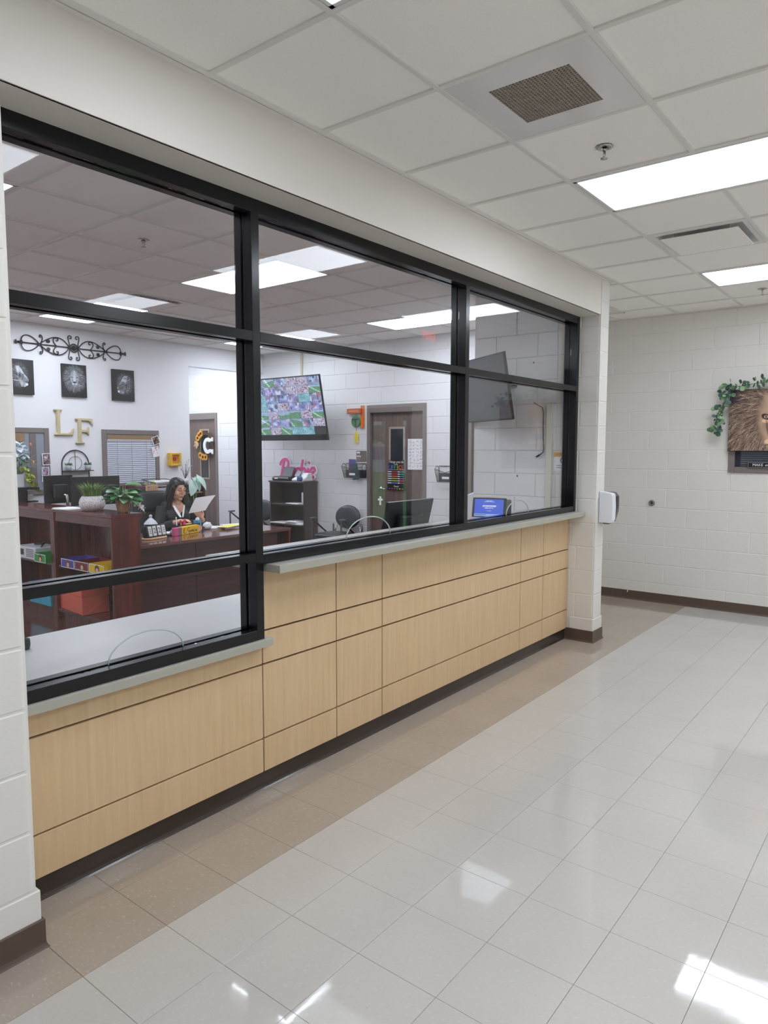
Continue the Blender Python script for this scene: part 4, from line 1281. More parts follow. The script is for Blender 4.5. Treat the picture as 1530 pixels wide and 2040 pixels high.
def lion_profile(Wd, Hh, asp, seed, left=True):
    y, x = np.mgrid[0:Hh, 0:Wd]
    x = (x / (Wd - 1) * 2 - 1) * asp
    y = 1 - y / (Hh - 1) * 2
    if not left:
        x = -x
    # outline of the face looking to -x
    ys = np.array([0.62, 0.5, 0.3, 0.16, 0.02, -0.14, -0.22, -0.32, -0.40, -0.50, -0.60])
    xs = np.array([0.05, -0.05, -0.16, -0.24, -0.40, -0.50, -0.47, -0.46, -0.45, -0.40, -0.18])
    edge = np.interp(-y, -ys, xs)
    face = np.clip((x - edge) / 0.03, 0, 1) * ((y < 0.62) & (y > -0.58)) * np.clip((0.12 + 0.25 * (y + .5) - x) / 0.15, 0, 1)
    ft = 0.55 + 0.14 * nz(x * 4, y * 4, seed, 4) + 0.2 * np.exp(-((x - edge) / 0.07) ** 2)
    a = np.arctan2(y + 0.2, x + 0.25)
    r = np.hypot(x + 0.15, y - 0.05)
    hair = 0.5 + 0.5 * np.sin(a * 30 + 6 * nz(x, y, seed + 4, 3, 1.3)) * 0.7 + 0.4 * nz(a * 8, r * 1.5, seed + 5, 4)
    mane = np.clip((0.66 + 0.12 * nz(a * 3, r, seed + 6, 3) - np.hypot((x - 0.12) * 1.25, y - 0.06)) / 0.2, 0, 1) * np.clip((x - edge + 0.03) / 0.05, 0, 1)
    tone = mane * np.clip(0.14 + 0.42 * hair, 0, 1)
    tone = tone * (1 - face) + ft * face
    tone *= 1 - 0.9 * ell(x, y, -0.14, 0.16, 0.06, 0.03, 0.4, .5)
    tone *= 1 - 0.85 * ell(x, y, -0.45, -0.05, 0.05, 0.06, 0, .5)
    tone *= 1 - 0.8 * np.clip(1 - abs(y + 0.30 - 0.25 * (x + .4)) / 0.025, 0, 1) * ((x < -0.15) & (x > -.5))
    tone = np.maximum(tone, 0.85 * ell(x, y, -0.36, -0.42, 0.10, 0.09, 0, .6))
    return np.clip(tone, 0, 1)
def fur(img, n, cx_, cy_, asp, r0, r1, seed, dark, light, squash=1.0, down=0.5, ln=0.3, keep=None, wid=1):
    """brush strokes of hair that start round (cx,cy) and sweep outwards and down"""
    rg = np.random.default_rng(seed)
    H_, W_ = img.shape[:2]
    a = rg.uniform(0, 2 * PI, n); r = np.sqrt(rg.uniform(r0 ** 2, r1 ** 2, n))
    for k in np.argsort(-r):
        x0, y0 = cx_ + r[k] * math.sin(a[k]) / squash, cy_ + r[k] * math.cos(a[k])
        if keep is not None and not keep(x0, y0):
            continue
        dx, dy = math.sin(a[k]) + rg.normal(0, .25), math.cos(a[k]) - down + rg.normal(0, .25)
        q = math.hypot(dx, dy) + 1e-6
        L = ln * rg.uniform(.5, 1.2); bend = rg.normal(0, .4)
        t = np.linspace(0, 1, 26)
        xs = x0 + L * t * (dx / q) + bend * L * t * t * (dy / q) * .4
        ys = y0 + L * t * (dy / q) - bend * L * t * t * (dx / q) * .4
        c = dark + (light - dark) * np.clip(rg.beta(1.6, 1.6), 0, 1)
        jx = ((xs / asp + 1) / 2 * (W_ - 1)).astype(int); iy = ((1 - ys) / 2 * (H_ - 1)).astype(int)
        ok = (jx >= 0) & (jx < W_ - wid) & (iy >= 0) & (iy < H_ - 1)
        for d in range(wid):
            sh = (0.62 + .38 * np.sin(PI * t[ok]))[:, None]
            img[iy[ok], jx[ok] + d] = img[iy[ok], jx[ok] + d] * .25 + .75 * c * sh
    return img
PRINT = painted('canvas_print', rough=0.5)
CANV = M('black_canvas_edge', (20, 20, 24), 0.6)
def canvas(label, x0, x1, z0, z1, img):
    t = thing('canvas_print', label, 'picture', ((x0 + x1) / 2, YW, z0), 0, 'lion pictures on the white wall')
    w, h = x1 - x0, z1 - z0
    MB().box(-w / 2, w / 2, -0.030, 0, 0, h).build('stretcher', CANV, t, bevel=0.001)
    picture('print', img, (-w / 2 + .001, -0.0306, .001), (w - .002, 0, 0), (0, 0, h - .002), PRINT, t)
def bw(tone):
    return np.array([0.03, 0.032, 0.05]) + np.clip(tone * 1.25, 0, 1)[..., None] * np.array([0.90, 0.91, 0.93])
DK_, LT_ = np.array([.10, .10, .12]), np.array([.82, .83, .86])
def profile_print(seed, left):
    s = 1 if left else -1
    base = np.zeros((116, 88, 3)) + np.array([0.03, 0.032, 0.05])
    fur(base, 900, s * 0.10, 0.10, 0.78, 0.12, 0.52, seed, DK_, LT_ * .8, 1.25, 0.35, 0.26, lambda x, y: s * x > -0.30 - .2 * (y < -.1))
    t_ = lion_profile(88, 116, 0.78, seed, left)
    f_ = np.clip((t_ - 0.30) * 3.2, 0, 1)[..., None] * (np.mgrid[0:116, 0:88][1] < 1e9)[..., None]
    return base * (1 - f_) + bw(t_) * f_
canvas('black and white lion in profile, cut off by the block pier', 1.325, 1.62, 2.235, 2.615, profile_print(3, False))
im = np.zeros((120, 94, 3)) + np.array([0.03, 0.032, 0.05])
fur(im, 1500, 0, 0.12, 0.78, 0.28, 0.62, 5, DK_, LT_, 1.15, 0.55, 0.30)
t_, _, f_ = lion_front(94, 120, 0.78, 7, (0, 0.10), 0.95)
f_ = np.clip(f_ * 1.5, 0, 1)[..., None]
canvas('black and white lion facing front, middle of three', 1.944, 2.241, 2.238, 2.614, im * (1 - f_) + bw(t_) * f_)
canvas('black and white lion in profile nearest the window blinds', 2.574, 2.872, 2.227, 2.607, profile_print(9, True))

# ------------------------------------------------------------------ gold letters
GOLD = M('gold_paint', (212, 198, 158), 0.28, 0.35)
def letter(label, poly, o):
    t = MB().prism(poly, (0, 0, 0), (1, 0, 0), (0, 0, 1), (0, -0.03, 0)).build('wall_letter', GOLD, None, bevel=0.011)
    t.location = o
    return tag(t, label, 'letter')
Lp = [(0, 0), (0, 0.018), (0.03, 0.026), (0.03, 0.274), (0, 0.282), (0, 0.30), (0.105, 0.30), (0.105, 0.282), (0.075, 0.274), (0.075, 0.03), (0.16, 0.03), (0.20, 0.05), (0.222, 0.085), (0.24, 0.085), (0.222, 0)]
letter('gold serif letter L on the white wall', Lp, (1.832, YW, 1.79))
Fp = [(0, 0), (0, 0.018), (0.03, 0.026), (0.03, 0.274), (0, 0.282), (0, 0.30), (0.215, 0.30), (0.225, 0.215), (0.207, 0.215), (0.18, 0.26), (0.15, 0.27), (0.075, 0.27), (0.075, 0.165), (0.14, 0.17), (0.155, 0.20), (0.17, 0.20), (0.17, 0.10), (0.155, 0.10), (0.14, 0.13), (0.075, 0.135), (0.075, 0.026), (0.11, 0.018), (0.11, 0)]
letter('gold serif letter F on the white wall', Fp, (2.087, YW, 1.695))

# ------------------------------------------------------------------ arched wire shelf with two small plants
t = thing('arched_shelf', 'black arched wall shelf holding two small plants', 'shelf', (2.075, YW, 1.18))
hw = 0.165
MB().tube([(-hw, -0.012, 0.0)] + [(hw * math.cos(a), -0.012, 0.275 + hw * math.sin(a)) for a in [PI - PI * i / 20 for i in range(21)]] + [(hw, -0.012, 0.0)], 0.007, 6).build('arch_frame', IRON, t)
MB().box(-hw, hw + 0.01, -0.11, 0, 0.196, 0.205).build('shelf_board', IRON, t)
MB().box(-hw, hw, -0.11, 0, 0.0, 0.008).build('shelf_board', IRON, t)
MB().tube([(0, -0.008, 0.205), (0, -0.008, 0.435)], 0.003, 5).build('wire', IRON, t)
MB().tube([(0.08 * math.cos(a), -0.008, 0.29 + 0.08 * math.sin(a)) for a in [2 * PI * i / 20 for i in range(21)]], 0.0025, 5).build('wire_ring', IRON, t)
POTW = M('white_pot', (224, 228, 232), 0.4)
SUCC = M('dark_green_leaf', (62, 110, 66), 0.5, mottle=(40, 0.2))
def small_plant(x, label, seed):
    t = thing('potted_plant', label, 'plant', (x, YW - 0.055, 1.3855), 0, None)
    MB().lathe([(0.03, 0), (0.036, 0.05), (0.036, 0.06), (0.031, 0.06), (0.028, 0.05)], n=16).build('pot', POTW, t)
    r = random.Random(seed)
    m = MB()
    for k in range(26):
        a, e = r.uniform(0, 2 * PI), r.uniform(0.1, 0.9)
        d = Vector((math.cos(a) * math.cos(e), math.sin(a) * math.cos(e), math.sin(e)))
        m.tube([(0, 0, 0.055), Vector((0, 0, 0.055)) + d * 0.03, Vector((0, 0, 0.055)) + d * 0.052], [0.004, 0.006, 0.001], 5)
    tag(m.build('leaves', SUCC, t), kind='stuff')
small_plant(1.965, 'small green plant in white pot under the gold letter L', 1)
small_plant(2.205, 'small green plant in white pot under the gold letter F', 2)
t = thing('keepsake', 'small tan ornament on the low board of the arched shelf', 'ornament', (2.19, YW - 0.05, 1.1885))
MB().lathe([(0.025, 0), (0.03, 0.03), (0.018, 0.06), (0.022, 0.09), (0.004, 0.105)], n=14).build('figure', M('tan_wood', (196, 164, 132), 0.6), t)

# ------------------------------------------------------------------ photos, yellow pull station
def photo(label, x, z, w, h, rot, cols, y=YW - 0.0205, seed=0):
    t = thing('photo_print', label, 'photo', (x, y, z))
    rg = np.random.default_rng(seed)
    H_, W_ = 14, 10
    im = np.zeros((H_, W_, 3)) + np.array(cols[0])
    for k in range(26):
        a, b = rg.integers(0, H_ - 3), rg.integers(0, W_ - 2)
        im[a:a + rg.integers(1, 4), b:b + rg.integers(1, 3)] = np.array(cols[rg.integers(len(cols))])
    im[0] = im[-1] = 0.93
    im[:, 0] = im[:, -1] = 0.93
    c, s = math.cos(rot), math.sin(rot)
    u, v = Vector((c, 0, s)), Vector((-s, 0, c))
    MB().prism([(-w / 2, -h / 2), (w / 2, -h / 2), (w / 2, h / 2), (-w / 2, h / 2)], (0, 0, 0), u, v, (0, -0.0015, 0)).build('card', PAPER, t)
    picture('print', im, Vector((0, -0.002, 0)) - u * w / 2 - v * h / 2, u * w, v * h, PRINT, t)
    MB().ball((0, -0.004, h / 2 - 0.012), 0.006, 8, 6).build('push_pin', BLK, t)
photo('upper photo pinned to the window frame above the monitor', 1.728, 1.52, 0.10, 0.135, 0.05, [(.45, .36, .40), (.25, .2, .22), (.9, .85, .84), (.7, .6, .62)], seed=2)
photo('second photo pinned below on the same window frame', 1.71, 1.38, 0.085, 0.10, -0.04, [(.62, .52, .66), (.3, .2, .3), (.85, .8, .86), (.75, .3, .5)], seed=3)
photo('lowest photo strip pinned above the black monitor', 1.71, 1.29, 0.085, 0.06, -0.12, [(.78, .76, .80), (.5, .5, .56)], seed=4)
photo('small dark photo pinned at the blinds window corner', 3.165, 1.745, 0.105, 0.105, 0.35, [(.25, .16, .12), (.55, .36, .25), (.8, .66, .5)], seed=5)
photo('white card with pink print pinned below the dark photo', 3.162, 1.60, 0.105, 0.135, 0.22, [(.96, .95, .96), (.96, .95, .96), (.93, .62, .70)], seed=6)
YEL = M('yellow_plastic', (232, 186, 44), 0.35)
t = thing('pull_station', 'yellow wall box with a red button behind a window', 'alarm box', (3.435, YW, 1.41))
for a, b, c, d_ in ((-0.088, -0.055, 0, 0.175), (0.055, 0.088, 0, 0.175), (-0.055, 0.055, 0, 0.028), (-0.055, 0.055, 0.147, 0.175)):
    MB().box(a, b, -0.07, 0, c, d_).build('cover_side', YEL, t, bevel=0.006)
MB().box(-0.055, 0.055, -0.035, -0.002, 0.028, 0.147).build('plate', M('yellow_plate', (222, 160, 60), 0.4), t)
MB().lathe([(0.026, 0), (0.028, 0.008), (0.02, 0.014)], (0, -0.035, 0.095), 18, R=Matrix.Rotation(PI / 2, 3, 'X')).build('red_button', M('red_plastic', (178, 40, 36), 0.3), t)

# ================================================================== things on the block wall of the office (faces -x)
XW = XO - 0.005
U_, V_ = Vector((0, -1, 0)), Vector((0, 0, 1))     # picture right, picture up on this wall
def wbox(m, t0, a0, a1, z0, z1, d0, d1):
    """a = distance to picture right of the thing's origin, d = distance out of the wall"""
    return m.add([(-d, -a, z) for a in (a0, a1) for z in (z0, z1) for d in (d0, d1)], [(0, 1, 3, 2), (4, 6, 7, 5), (0, 4, 5, 1), (2, 3, 7, 6), (0, 2, 6, 4), (1, 5, 7, 3)])
def WB(a0, a1, z0, z1, d0, d1):
    return wbox(MB(), None, a0, a1, z0, z1, d0, d1)
RACE = M('beige_raceway', (206, 200, 178), 0.5)
t = thing('cable_raceway', 'beige cable raceway from the ceiling to the camera television', 'raceway', (XW, 5.19, 2.25))
WB(-0.018, 0.018, 0, 0.765, 0.0, 0.022).build('channel', RACE, t, bevel=0.002)
WB(-0.03, 0.03, -0.06, 0.0, 0.0, 0.03).build('outlet_box', RACE, t, bevel=0.003)
# pink word sign
PINK = M('hot_pink', (232, 84, 160), 0.4)
t = thing('word_sign', 'pink script word sign with white outline leaning behind the machines', 'sign', (XW - 0.016, 5.655, 1.222), 0)
def stroke_sign(strokes, sc, sh=0.22):
    """thick lettering strokes: list of (points, widths); drawn twice, white outline behind pink"""
    for name, extra, mat, d in (('outline', 0.024, WHITE_P, 0.0), ('lettering', 0.0, PINK, 0.007)):
        m = MB()
        for k, (pts, wd) in enumerate(strokes):
            P_ = [Vector((p[0] * sc + p[1] * sc * sh, p[1] * sc)) for p in pts]
            n = len(P_)
            l, r_ = [], []
            for i in range(n):
                tt = (P_[min(i + 1, n - 1)] - P_[max(i - 1, 0)]).normalized()
                nn = Vector((-tt.y, tt.x))
                w = (wd if not isinstance(wd, (list, tuple)) else wd[i]) * sc * 0.54 + extra
                q = P_[i] - tt * extra if i == 0 else (P_[i] + tt * extra if i == n - 1 else P_[i])
                l.append(q + nn * w); r_.append(q - nn * w)
            dd = d + k * 0.0002
            vs = [(-x, -p.x, p.y) for x in (dd, dd + 0.006) for p in l + r_]
            N = 2 * n
            fs = []
            for i in range(n - 1):
                fs += [(i, i + 1, n + i + 1, n + i), (N + i, N + n + i, N + n + i + 1, N + i + 1), (i, N + i, N + i + 1, i + 1), (n + i, n + i + 1, N + n + i + 1, N + n + i)]
            fs += [(0, n, N + n, N), (n - 1, N + n - 1, N + 2 * n - 1, 2 * n - 1)]
            m.add(vs, fs)
        yield name, m, mat
def circ(cx_, cz_, rx, rz, a0, a1, n=16):
    return [(cx_ + rx * math.cos(a0 + (a1 - a0) * i / n), cz_ + rz * math.sin(a0 + (a1 - a0) * i / n)) for i in range(n + 1)]
D_ = math.radians
word = [
    ([(0.16, 0.0), (0.17, 0.5), (0.2, 0.95)], 0.15),                                                     # B stem
    (circ(0.26, 0.72, 0.32, 0.30, D_(190), D_(-60), 18), 0.14), (circ(0.30, 0.26, 0.26, 0.27, D_(95), D_(-150), 18), 0.14),
    (circ(0.88, 0.28, 0.20, 0.26, D_(40), D_(330), 18), 0.14), ([(1.07, 0.56), (1.06, 0.2), (1.10, 0.0)], 0.14),    # a
    ([(1.27, 0.56), (1.26, 0.0)], 0.14), (circ(1.42, 0.40, 0.16, 0.13, D_(170), D_(30), 10), 0.13),      # r
    ([(1.66, 1.02), (1.65, 0.0)], 0.14), (circ(1.82, 0.28, 0.19, 0.25, D_(150), D_(-150), 18), 0.14),    # b
    ([(2.17, 0.56), (2.16, 0.0)], 0.14), ([(2.16, 0.78), (2.165, 0.90)], 0.15),                          # i
    ([(2.36, 0.26), (2.5, 0.30), (2.66, 0.36)], 0.12), (circ(2.53, 0.30, 0.19, 0.28, D_(15), D_(320), 20), 0.13),   # e
]
for name, m, mat in stroke_sign(word, 0.26):
    m.build(name, mat, t)
# hanging orange sign with green disc and yellow figure
ORG = M('orange_painted_wood', (226, 120, 52), 0.45, mottle=(30, 0.1))
ORG2 = M('rust_painted_wood', (190, 92, 52), 0.5)
t = thing('hanging_sign', 'orange wooden post sign with green disc and yellow figure hanging below', 'sign', (XW, 4.12, 1.70))
WB(0.025, 0.078, 0.215, 0.51, 0, 0.022).build('post', ORG, t, bevel=0.004)
WB(-0.20, 0.05, 0.405, 0.475, 0.022, 0.04).build('arm_board', ORG2, t, bevel=0.004)
for k in range(7):
    WB(-0.16 + k * 0.024, -0.147 + k * 0.024, 0.43, 0.452, 0.04, 0.0415).build('carved_letter', M('carved_pale', (226, 170, 120), 0.6), t)
RX = Matrix.Rotation(-PI / 2, 3, 'Y')
ds = MB().lathe([(0.078, 0), (0.08, 0.008), (0.075, 0.014)], (-0.012, 0.058, 0.305), 26, False, RX).build('disc', M('leaf_green', (66, 128, 76), 0.4), t)
NAVY = M('navy_paint', (28, 48, 96), 0.45)
MB().box(-0.0295, -0.0265, 0.052, 0.064, 0.228, 0.33).box(-0.0295, -0.0265, 0.002, 0.114, 0.322, 0.34).build('disc_emblem', NAVY, ds)
MB().tube([(-0.02, 0.058, 0.40), (-0.02, 0.058, 0.38)], 0.002, 5).build('hanging_wire', IRON, t)
MB().tube([(-0.02, 0.052, 0.225), (-0.02, 0.05, 0.17)], 0.0015, 5).build('hanging_wire', IRON, t)
fig = [(0, 0.165), (0.02, 0.15), (0.014, 0.13), (0.034, 0.11), (0.036, 0.07), (0.026, 0.06), (0.03, 0.02), (0.034, 0.005), (0.012, 0.0), (0.006, 0.05), (-0.006, 0.05), (-0.012, 0.0), (-0.034, 0.005), (-0.03, 0.02), (-0.026, 0.06), (-0.036, 0.07), (-0.034, 0.11), (-0.014, 0.13), (-0.02, 0.15)]
MB().prism(fig, (-0.014, 0.05, 0.01), (0, -1, 0), (0, 0, 1), (-0.012, 0, 0)).build('figure', M('bright_yellow', (238, 214, 40), 0.4), t, bevel=0.003)
# room plaque
t = thing('room_plaque', 'taupe room plaque with two pale labels beside the poster door', 'sign', (XW, 4.095, 1.47))
WB(-0.088, 0.086, 0, 0.143, 0, 0.006).build('plate', TAUPE, t, bevel=0.001)
WB(-0.078, -0.022, 0.108, 0.13, 0.006, 0.008).build('label_strip', PAPER, t)
WB(-0.078, -0.006, 0.062, 0.078, 0.006, 0.008).build('label_strip', PAPER2, t)
# mesh wall files
MESHM = M('black_wire_mesh', (26, 27, 30), 0.45)
def wall_file(label, y, z, w=0.36, booklet=True):
    t = thing('wall_file', label, 'file holder', (XW, y, z))
    h, d0, d1 = 0.19, 0.05, 0.095
    def wire(pts, r=0.004):
        return MB().tube([(-p[2], -p[0], p[1]) for p in pts], r, 6)
    a = w / 2
    wire([(-a, h * .9, 0), (-a, h, d1 * .6), (-a, h * .78, d1), (-a * .6, h * .72, d1), (0, h * .58, d1), (a * .6, h * .72, d1), (a, h * .78, d1), (a, h, d1 * .6), (a, h * .9, 0)]).build('rim_wire', MESHM, t)
    wire([(-a, h, 0.004), (a, h, 0.004)]).build('back_wire', MESHM, t)
    wire([(-a * .95, 0, 0.004), (-a * .95, 0, d0), (a * .95, 0, d0), (a * .95, 0, 0.004)]).build('base_wire', MESHM, t)
    for s in (-1, 1):
        wire([(s * a, h * .78, d1), (s * a * .95, 0, d0)]).build('corner_wire', MESHM, t)
        wire([(s * a, h * .9, 0.003), (s * a * .95, 0, 0.003)]).build('corner_wire', MESHM, t)
    m = MB()
    n = 22
    for k in range(n + 1):
        x = -a + 2 * a * k / n
        top = h * (.58 + .14 * min(abs(x) / (a * .6), 1) + .06 * max(0, abs(x) / a - .6) / .4)
        m.tube([(-(d0 + (d1 - d0) * top / (h * .78)), -x, top), (-d0, -x * .95, 0)], 0.0013, 3, False, False)
    for k in range(9):
        zz = h * .56 * k / 9
        d = d0 + (d1 - d0) * zz / (h * .78)
        m.tube([(-d, a, zz), (-d, -a, zz)], 0.0013, 3, False, False)
    for s in (-1, 1):
        for k in range(6):
            q = k / 6
            m.tube([(-0.003 - (d1 - .003) * q, -s * a, h * (.9 - .1 * q)), (-0.003 - (d0 - .003) * q, -s * a * .95, 0)], 0.0013, 3, False, False)
    tag(m.build('mesh', MESHM, t), kind='stuff')
    WB(-a, a, 0.0, h * .55, 0.001, 0.003).build('back_sheet', M('mesh_back_grey', (70, 72, 78), 0.7), t)
    WB(-0.05, 0.05, 0.035, 0.062, 0.084, 0.087).build('label_card', PAPER, t)
    return t
wall_file('black wire wall file holding colourful booklets', 4.19, 1.252)
wall_file('black wire wall file cut off by the second mullion', 2.70, 1.24, 0.30)
def booklet(label, a, z, c1, c2, rot, dx):
    t = thing('booklet', label, 'booklet', (XW - 0.03 - dx, 4.21 - a, z))
    R = Matrix.Rotation(rot, 3, 'X') @ Matrix.Rotation(-0.12, 3, 'Y')
    MB().obox((0, 0, 0.11), (0.006, 0.115, 0.22), R).build('cover', M('booklet_' + label.split()[0], c1, 0.4), t)
    MB().obox(R @ Vector((-0.0036, 0, 0.02)) + Vector((0, 0, 0.14)), (0.001, 0.08, 0.09), R).build('cover_print', M('booklet_print_' + label.split()[0], c2, 0.5), t)
booklet('violet booklet standing in the wall file', 0.0, 1.28, (86, 84, 160), (150, 150, 200), 0.02, 0.016)
booklet('red edged booklet leaning behind the violet one', -0.028, 1.272, (186, 92, 84), (210, 160, 120), 0.14, 0.0)
booklet('teal booklet low in the wall file', 0.05, 1.225, (46, 84, 92), (120, 140, 90), -0.1, 0.032)
# posters on the door
XD = XO + 0.0190
t = thing('door_poster', 'black door poster with coloured lines and rainbow OFFICE lettering', 'poster', (XD, 3.53, 1.105))
MB().prism([(-0.145, 0), (0.145, 0), (0.128, 0.392), (-0.118, 0.392)], (0, 0, 0), U_, V_, (-0.003, 0, 0)).build('board', M('poster_black', (22, 20, 26), 0.5), t)
def ptext(body, size, z, c, a=0.0, shear=0.0):
    text('lettering', body, size, M('poster_' + '_'.join(map(str, c)), c, 0.5), (-0.0045, -a, z), U_, V_, 0.001, t, shear=shear)
text('lettering', 'Things you do', 0.042, M('poster_white', (240, 240, 240), 0.5), (-0.0045, 0, 0.365), U_, V_, 0.001, t, shear=0.2)
text('lettering', 'in the', 0.024, M('poster_white'), (-0.0045, 0, 0.334), U_, V_, 0.001, t, shear=0.2)
for k, (ch, c) in enumerate(zip('OFFICE', [(112, 92, 214), (66, 156, 226), (66, 190, 96), (240, 216, 60), (240, 150, 50), (226, 66, 70)])):
    ptext(ch, 0.072, 0.294, c, -0.1 + k * 0.040)
for k in range(6):
    z = 0.238 - k * 0.029
    cols = [((200, 62, 66), (110, 190, 130)), ((200, 62, 66), (70, 176, 160)), ((230, 130, 60), (80, 120, 210)), ((190, 190, 90), (190, 90, 150)), ((200, 210, 70), (200, 110, 130)), ((90, 150, 220), (200, 90, 90))][k]
    for a0, a1, c in ((-0.135, -0.075, (236, 236, 236)), (-0.07, 0.02, cols[0]), (0.026, 0.06, (236, 236, 236)), (0.065, 0.128, cols[1])):
        WB(a0, a1, z - 0.006, z + 0.005, 0.003, 0.0042).build('text_line', M('poster_' + '_'.join(map(str, c)), c, 0.5), t)
WB(-0.135, 0.13, 0.262, 0.265, 0.003, 0.0042).build('rule', M('poster_white'), t)
text('lettering', 'Thanks', 0.03, M('poster_white'), (-0.0045, 0, 0.048), U_, V_, 0.001, t, shear=0.25)
for k, c in enumerate([(80, 120, 210), (226, 66, 70), (226, 66, 70), (66, 190, 96), (240, 216, 60), (226, 120, 60)]):
    WB(-0.12 + k * 0.042, -0.096 + k * 0.042, 0.012, 0.024, 0.003, 0.0042).build('dash', M('poster_d%d' % k, c, 0.5), t)
t = thing('doodle_poster', 'white poster of small grey doodles taped to the door', 'poster', (XD, 3.225, 1.375))
rg = np.random.default_rng(21)
im = np.full((96, 60, 3), 0.93)
for gy in range(8):
    for gx in range(4):
        a, b = 5 + gy * 11, 4 + gx * 14
        for _ in range(5):
            p, q = a + rg.integers(0, 7), b + rg.integers(0, 9)
            if rg.random() < .5: im[p:p + 1, q:q + rg.integers(2, 7)] = [.45, .48, .58]
            else: im[p:p + rg.integers(2, 4), q:q + rg.integers(1, 3)] = [.58, .6, .68]
WB(-0.122, 0.122, 0, 0.39, 0, 0.001).build('sheet', PAPER, t)
picture('print', im, (-0.0015, 0.121, 0.001), (0, -0.242, 0), (0, 0, 0.388), PRINT, t)
t = thing('door_hanger', 'white cross ornament hanging on the poster door lever', 'ornament', (XD - 0.02, 3.77, 0.90))
MB().tube([(-0.03, 0.0, 0.21), (-0.012, 0.012, 0.12), (-0.01, 0.0, 0.11), (-0.012, -0.012, 0.12), (-0.03, 0.0, 0.21)], 0.002, 5).build('cord', IRON, t)
MB().box(-0.014, -0.006, -0.014, 0.014, 0.0, 0.115).box(-0.0142, -0.0058, -0.04, 0.04, 0.06, 0.085).build('cross', WHITE_P, t, bevel=0.002)
# sunflower wreath with letter C on the alcove door
TWIG = M('twig_brown', (96, 74, 58), 0.8)
t = thing('wreath', 'twig wreath with sunflowers and a white letter C on the alcove door', 'wreath', (XO + 0.026, 7.38, 1.70))
rr = random.Random(5)
for k in range(26):
    a0 = rr.uniform(0, 2 * PI)
    pts = []
    for i in range(9):
        a = a0 + i * 0.22
        r0_ = 0.185 + rr.uniform(-.025, .025)
        pts.append((-0.02 - rr.uniform(0, .035), r0_ * math.cos(a), r0_ * math.sin(a)))
    MB().tube(pts, 0.005, 4).build('twig', TWIG, t)
PET = M('sunflower_yellow', (242, 172, 34), 0.5)
SEED = M('sunflower_seed', (54, 32, 22), 0.8)
for k, a in enumerate((2.55, 2.25, 2.0, 4.15, 4.5, 4.85)):
    a = PI - a
    c = Vector((-0.065, 0.2 * math.cos(a), 0.2 * math.sin(a)))
    f = MB()
    for j in range(13):
        b = 2 * PI * j / 13
        d = Vector((0, math.cos(b), math.sin(b)))
        e = Vector((0, -math.sin(b), math.cos(b)))
        f.add([c + d * 0.015, c + d * 0.04 + e * 0.011 + Vector((-.006, 0, 0)), c + d * 0.062, c + d * 0.04 - e * 0.011 + Vector((-.006, 0, 0))], [(0, 1, 2, 3)])
    fo = f.build('sunflower', PET, t, recalc=False)
    MB().ball(c + Vector((-.006, 0, 0)), (0.01, 0.021, 0.021), 12, 6).build('flower_centre', SEED, fo)
m = MB()
for k in range(5):
    b = 0.5 + k * 0.5
    m.ball((-0.06, 0.205 + 0.03 * math.cos(b * 3), 0.0 + 0.035 * math.sin(b * 3)), (0.02, 0.045, 0.02), 8, 6, Matrix.Rotation(b * 1.3, 3, 'X'))
m.build('burlap_bow', M('burlap', (206, 178, 140), 0.8), t)
Cp = [(0.10, 0.06), (0.10, 0.115), (0.075, 0.115), (0.068, 0.098)] + circ(0, 0, 0.088, 0.112, D_(55), D_(305), 20) + [(0.068, -0.098), (0.075, -0.115), (0.10, -0.115), (0.10, -0.05), (0.06, -0.05)] + circ(0, 0, 0.042, 0.062, D_(-50), D_(-310), 16)[0:17] + [(0.06, 0.06)]
MB().prism([(p[0] * 1.3, p[1] * 1.15) for p in Cp], (-0.075, -0.115, -0.015), U_, V_, (-0.018, 0, 0)).build('letter', WHITE_P, t, bevel=0.003)
MB().box(-0.075, -0.03, -0.12, -0.10, -0.12, 0.08).build('letter_hook', TWIG, t)

# ================================================================== short return wall: raceway, dangling cable, notice, dispenser
t = thing('cable_raceway', 'tall beige raceway on the short return wall', 'raceway', (XR - 0.006, 0.655, 0.762))
wbox(MB(), None, -0.026, 0.026, 0.0, 1.27, 0, 0.024).build('channel', M('pale_raceway', (214, 212, 196), 0.5), t, bevel=0.002)
pts = [(0, 0.115, 0.0), (-0.01, 0.06, -0.03), (-0.006, 0.03, -0.045), (-0.012, 0.015, -0.09), (-0.012, 0.015, -0.2), (-0.012, 0.012, -0.32), (-0.012, 0.005, -0.40), (-0.014, 0.012, -0.435), (-0.016, 0.05, -0.46)]
t = thing('hanging_cable', 'thin black cable with a dark plug dangling on the block wall', 'cable', (XR - 0.006, 0.70, 2.045))
MB().tube(pts, 0.004, 6).build('cord', M('black_rubber'), t)
MB().tube([(-0.016, 0.045, -0.458), (-0.016, 0.075, -0.474)], [0.009, 0.006], 8).build('plug', M('black_rubber'), t)
t = thing('notice', 'white notice with orange heading cut off by the window jamb', 'sign', (XR - 0.006, 0.53, 1.455))
wbox(MB(), None, -0.086, 0.086, 0, 0.165, 0, 0.0015).build('sheet', PAPER, t)
wbox(MB(), None, -0.086, 0.086, 0.117, 0.16, 0.0015, 0.0025).build('heading_bar', M('amber_print', (226, 176, 84), 0.5), t)
DARKP = M('dark_print', (60, 56, 54), 0.6)
text('lettering', 'ATTENTION', 0.024, DARKP, (-0.0035, 0.0, 0.138), U_, V_, 0.001, t)
MB().tube([(-0.003, 0.022 * math.cos(a), 0.088 + 0.022 * math.sin(a)) for a in [2 * PI * i / 20 for i in range(21)]], 0.004, 6, cap=False).build('printed_ring', DARKP, t)
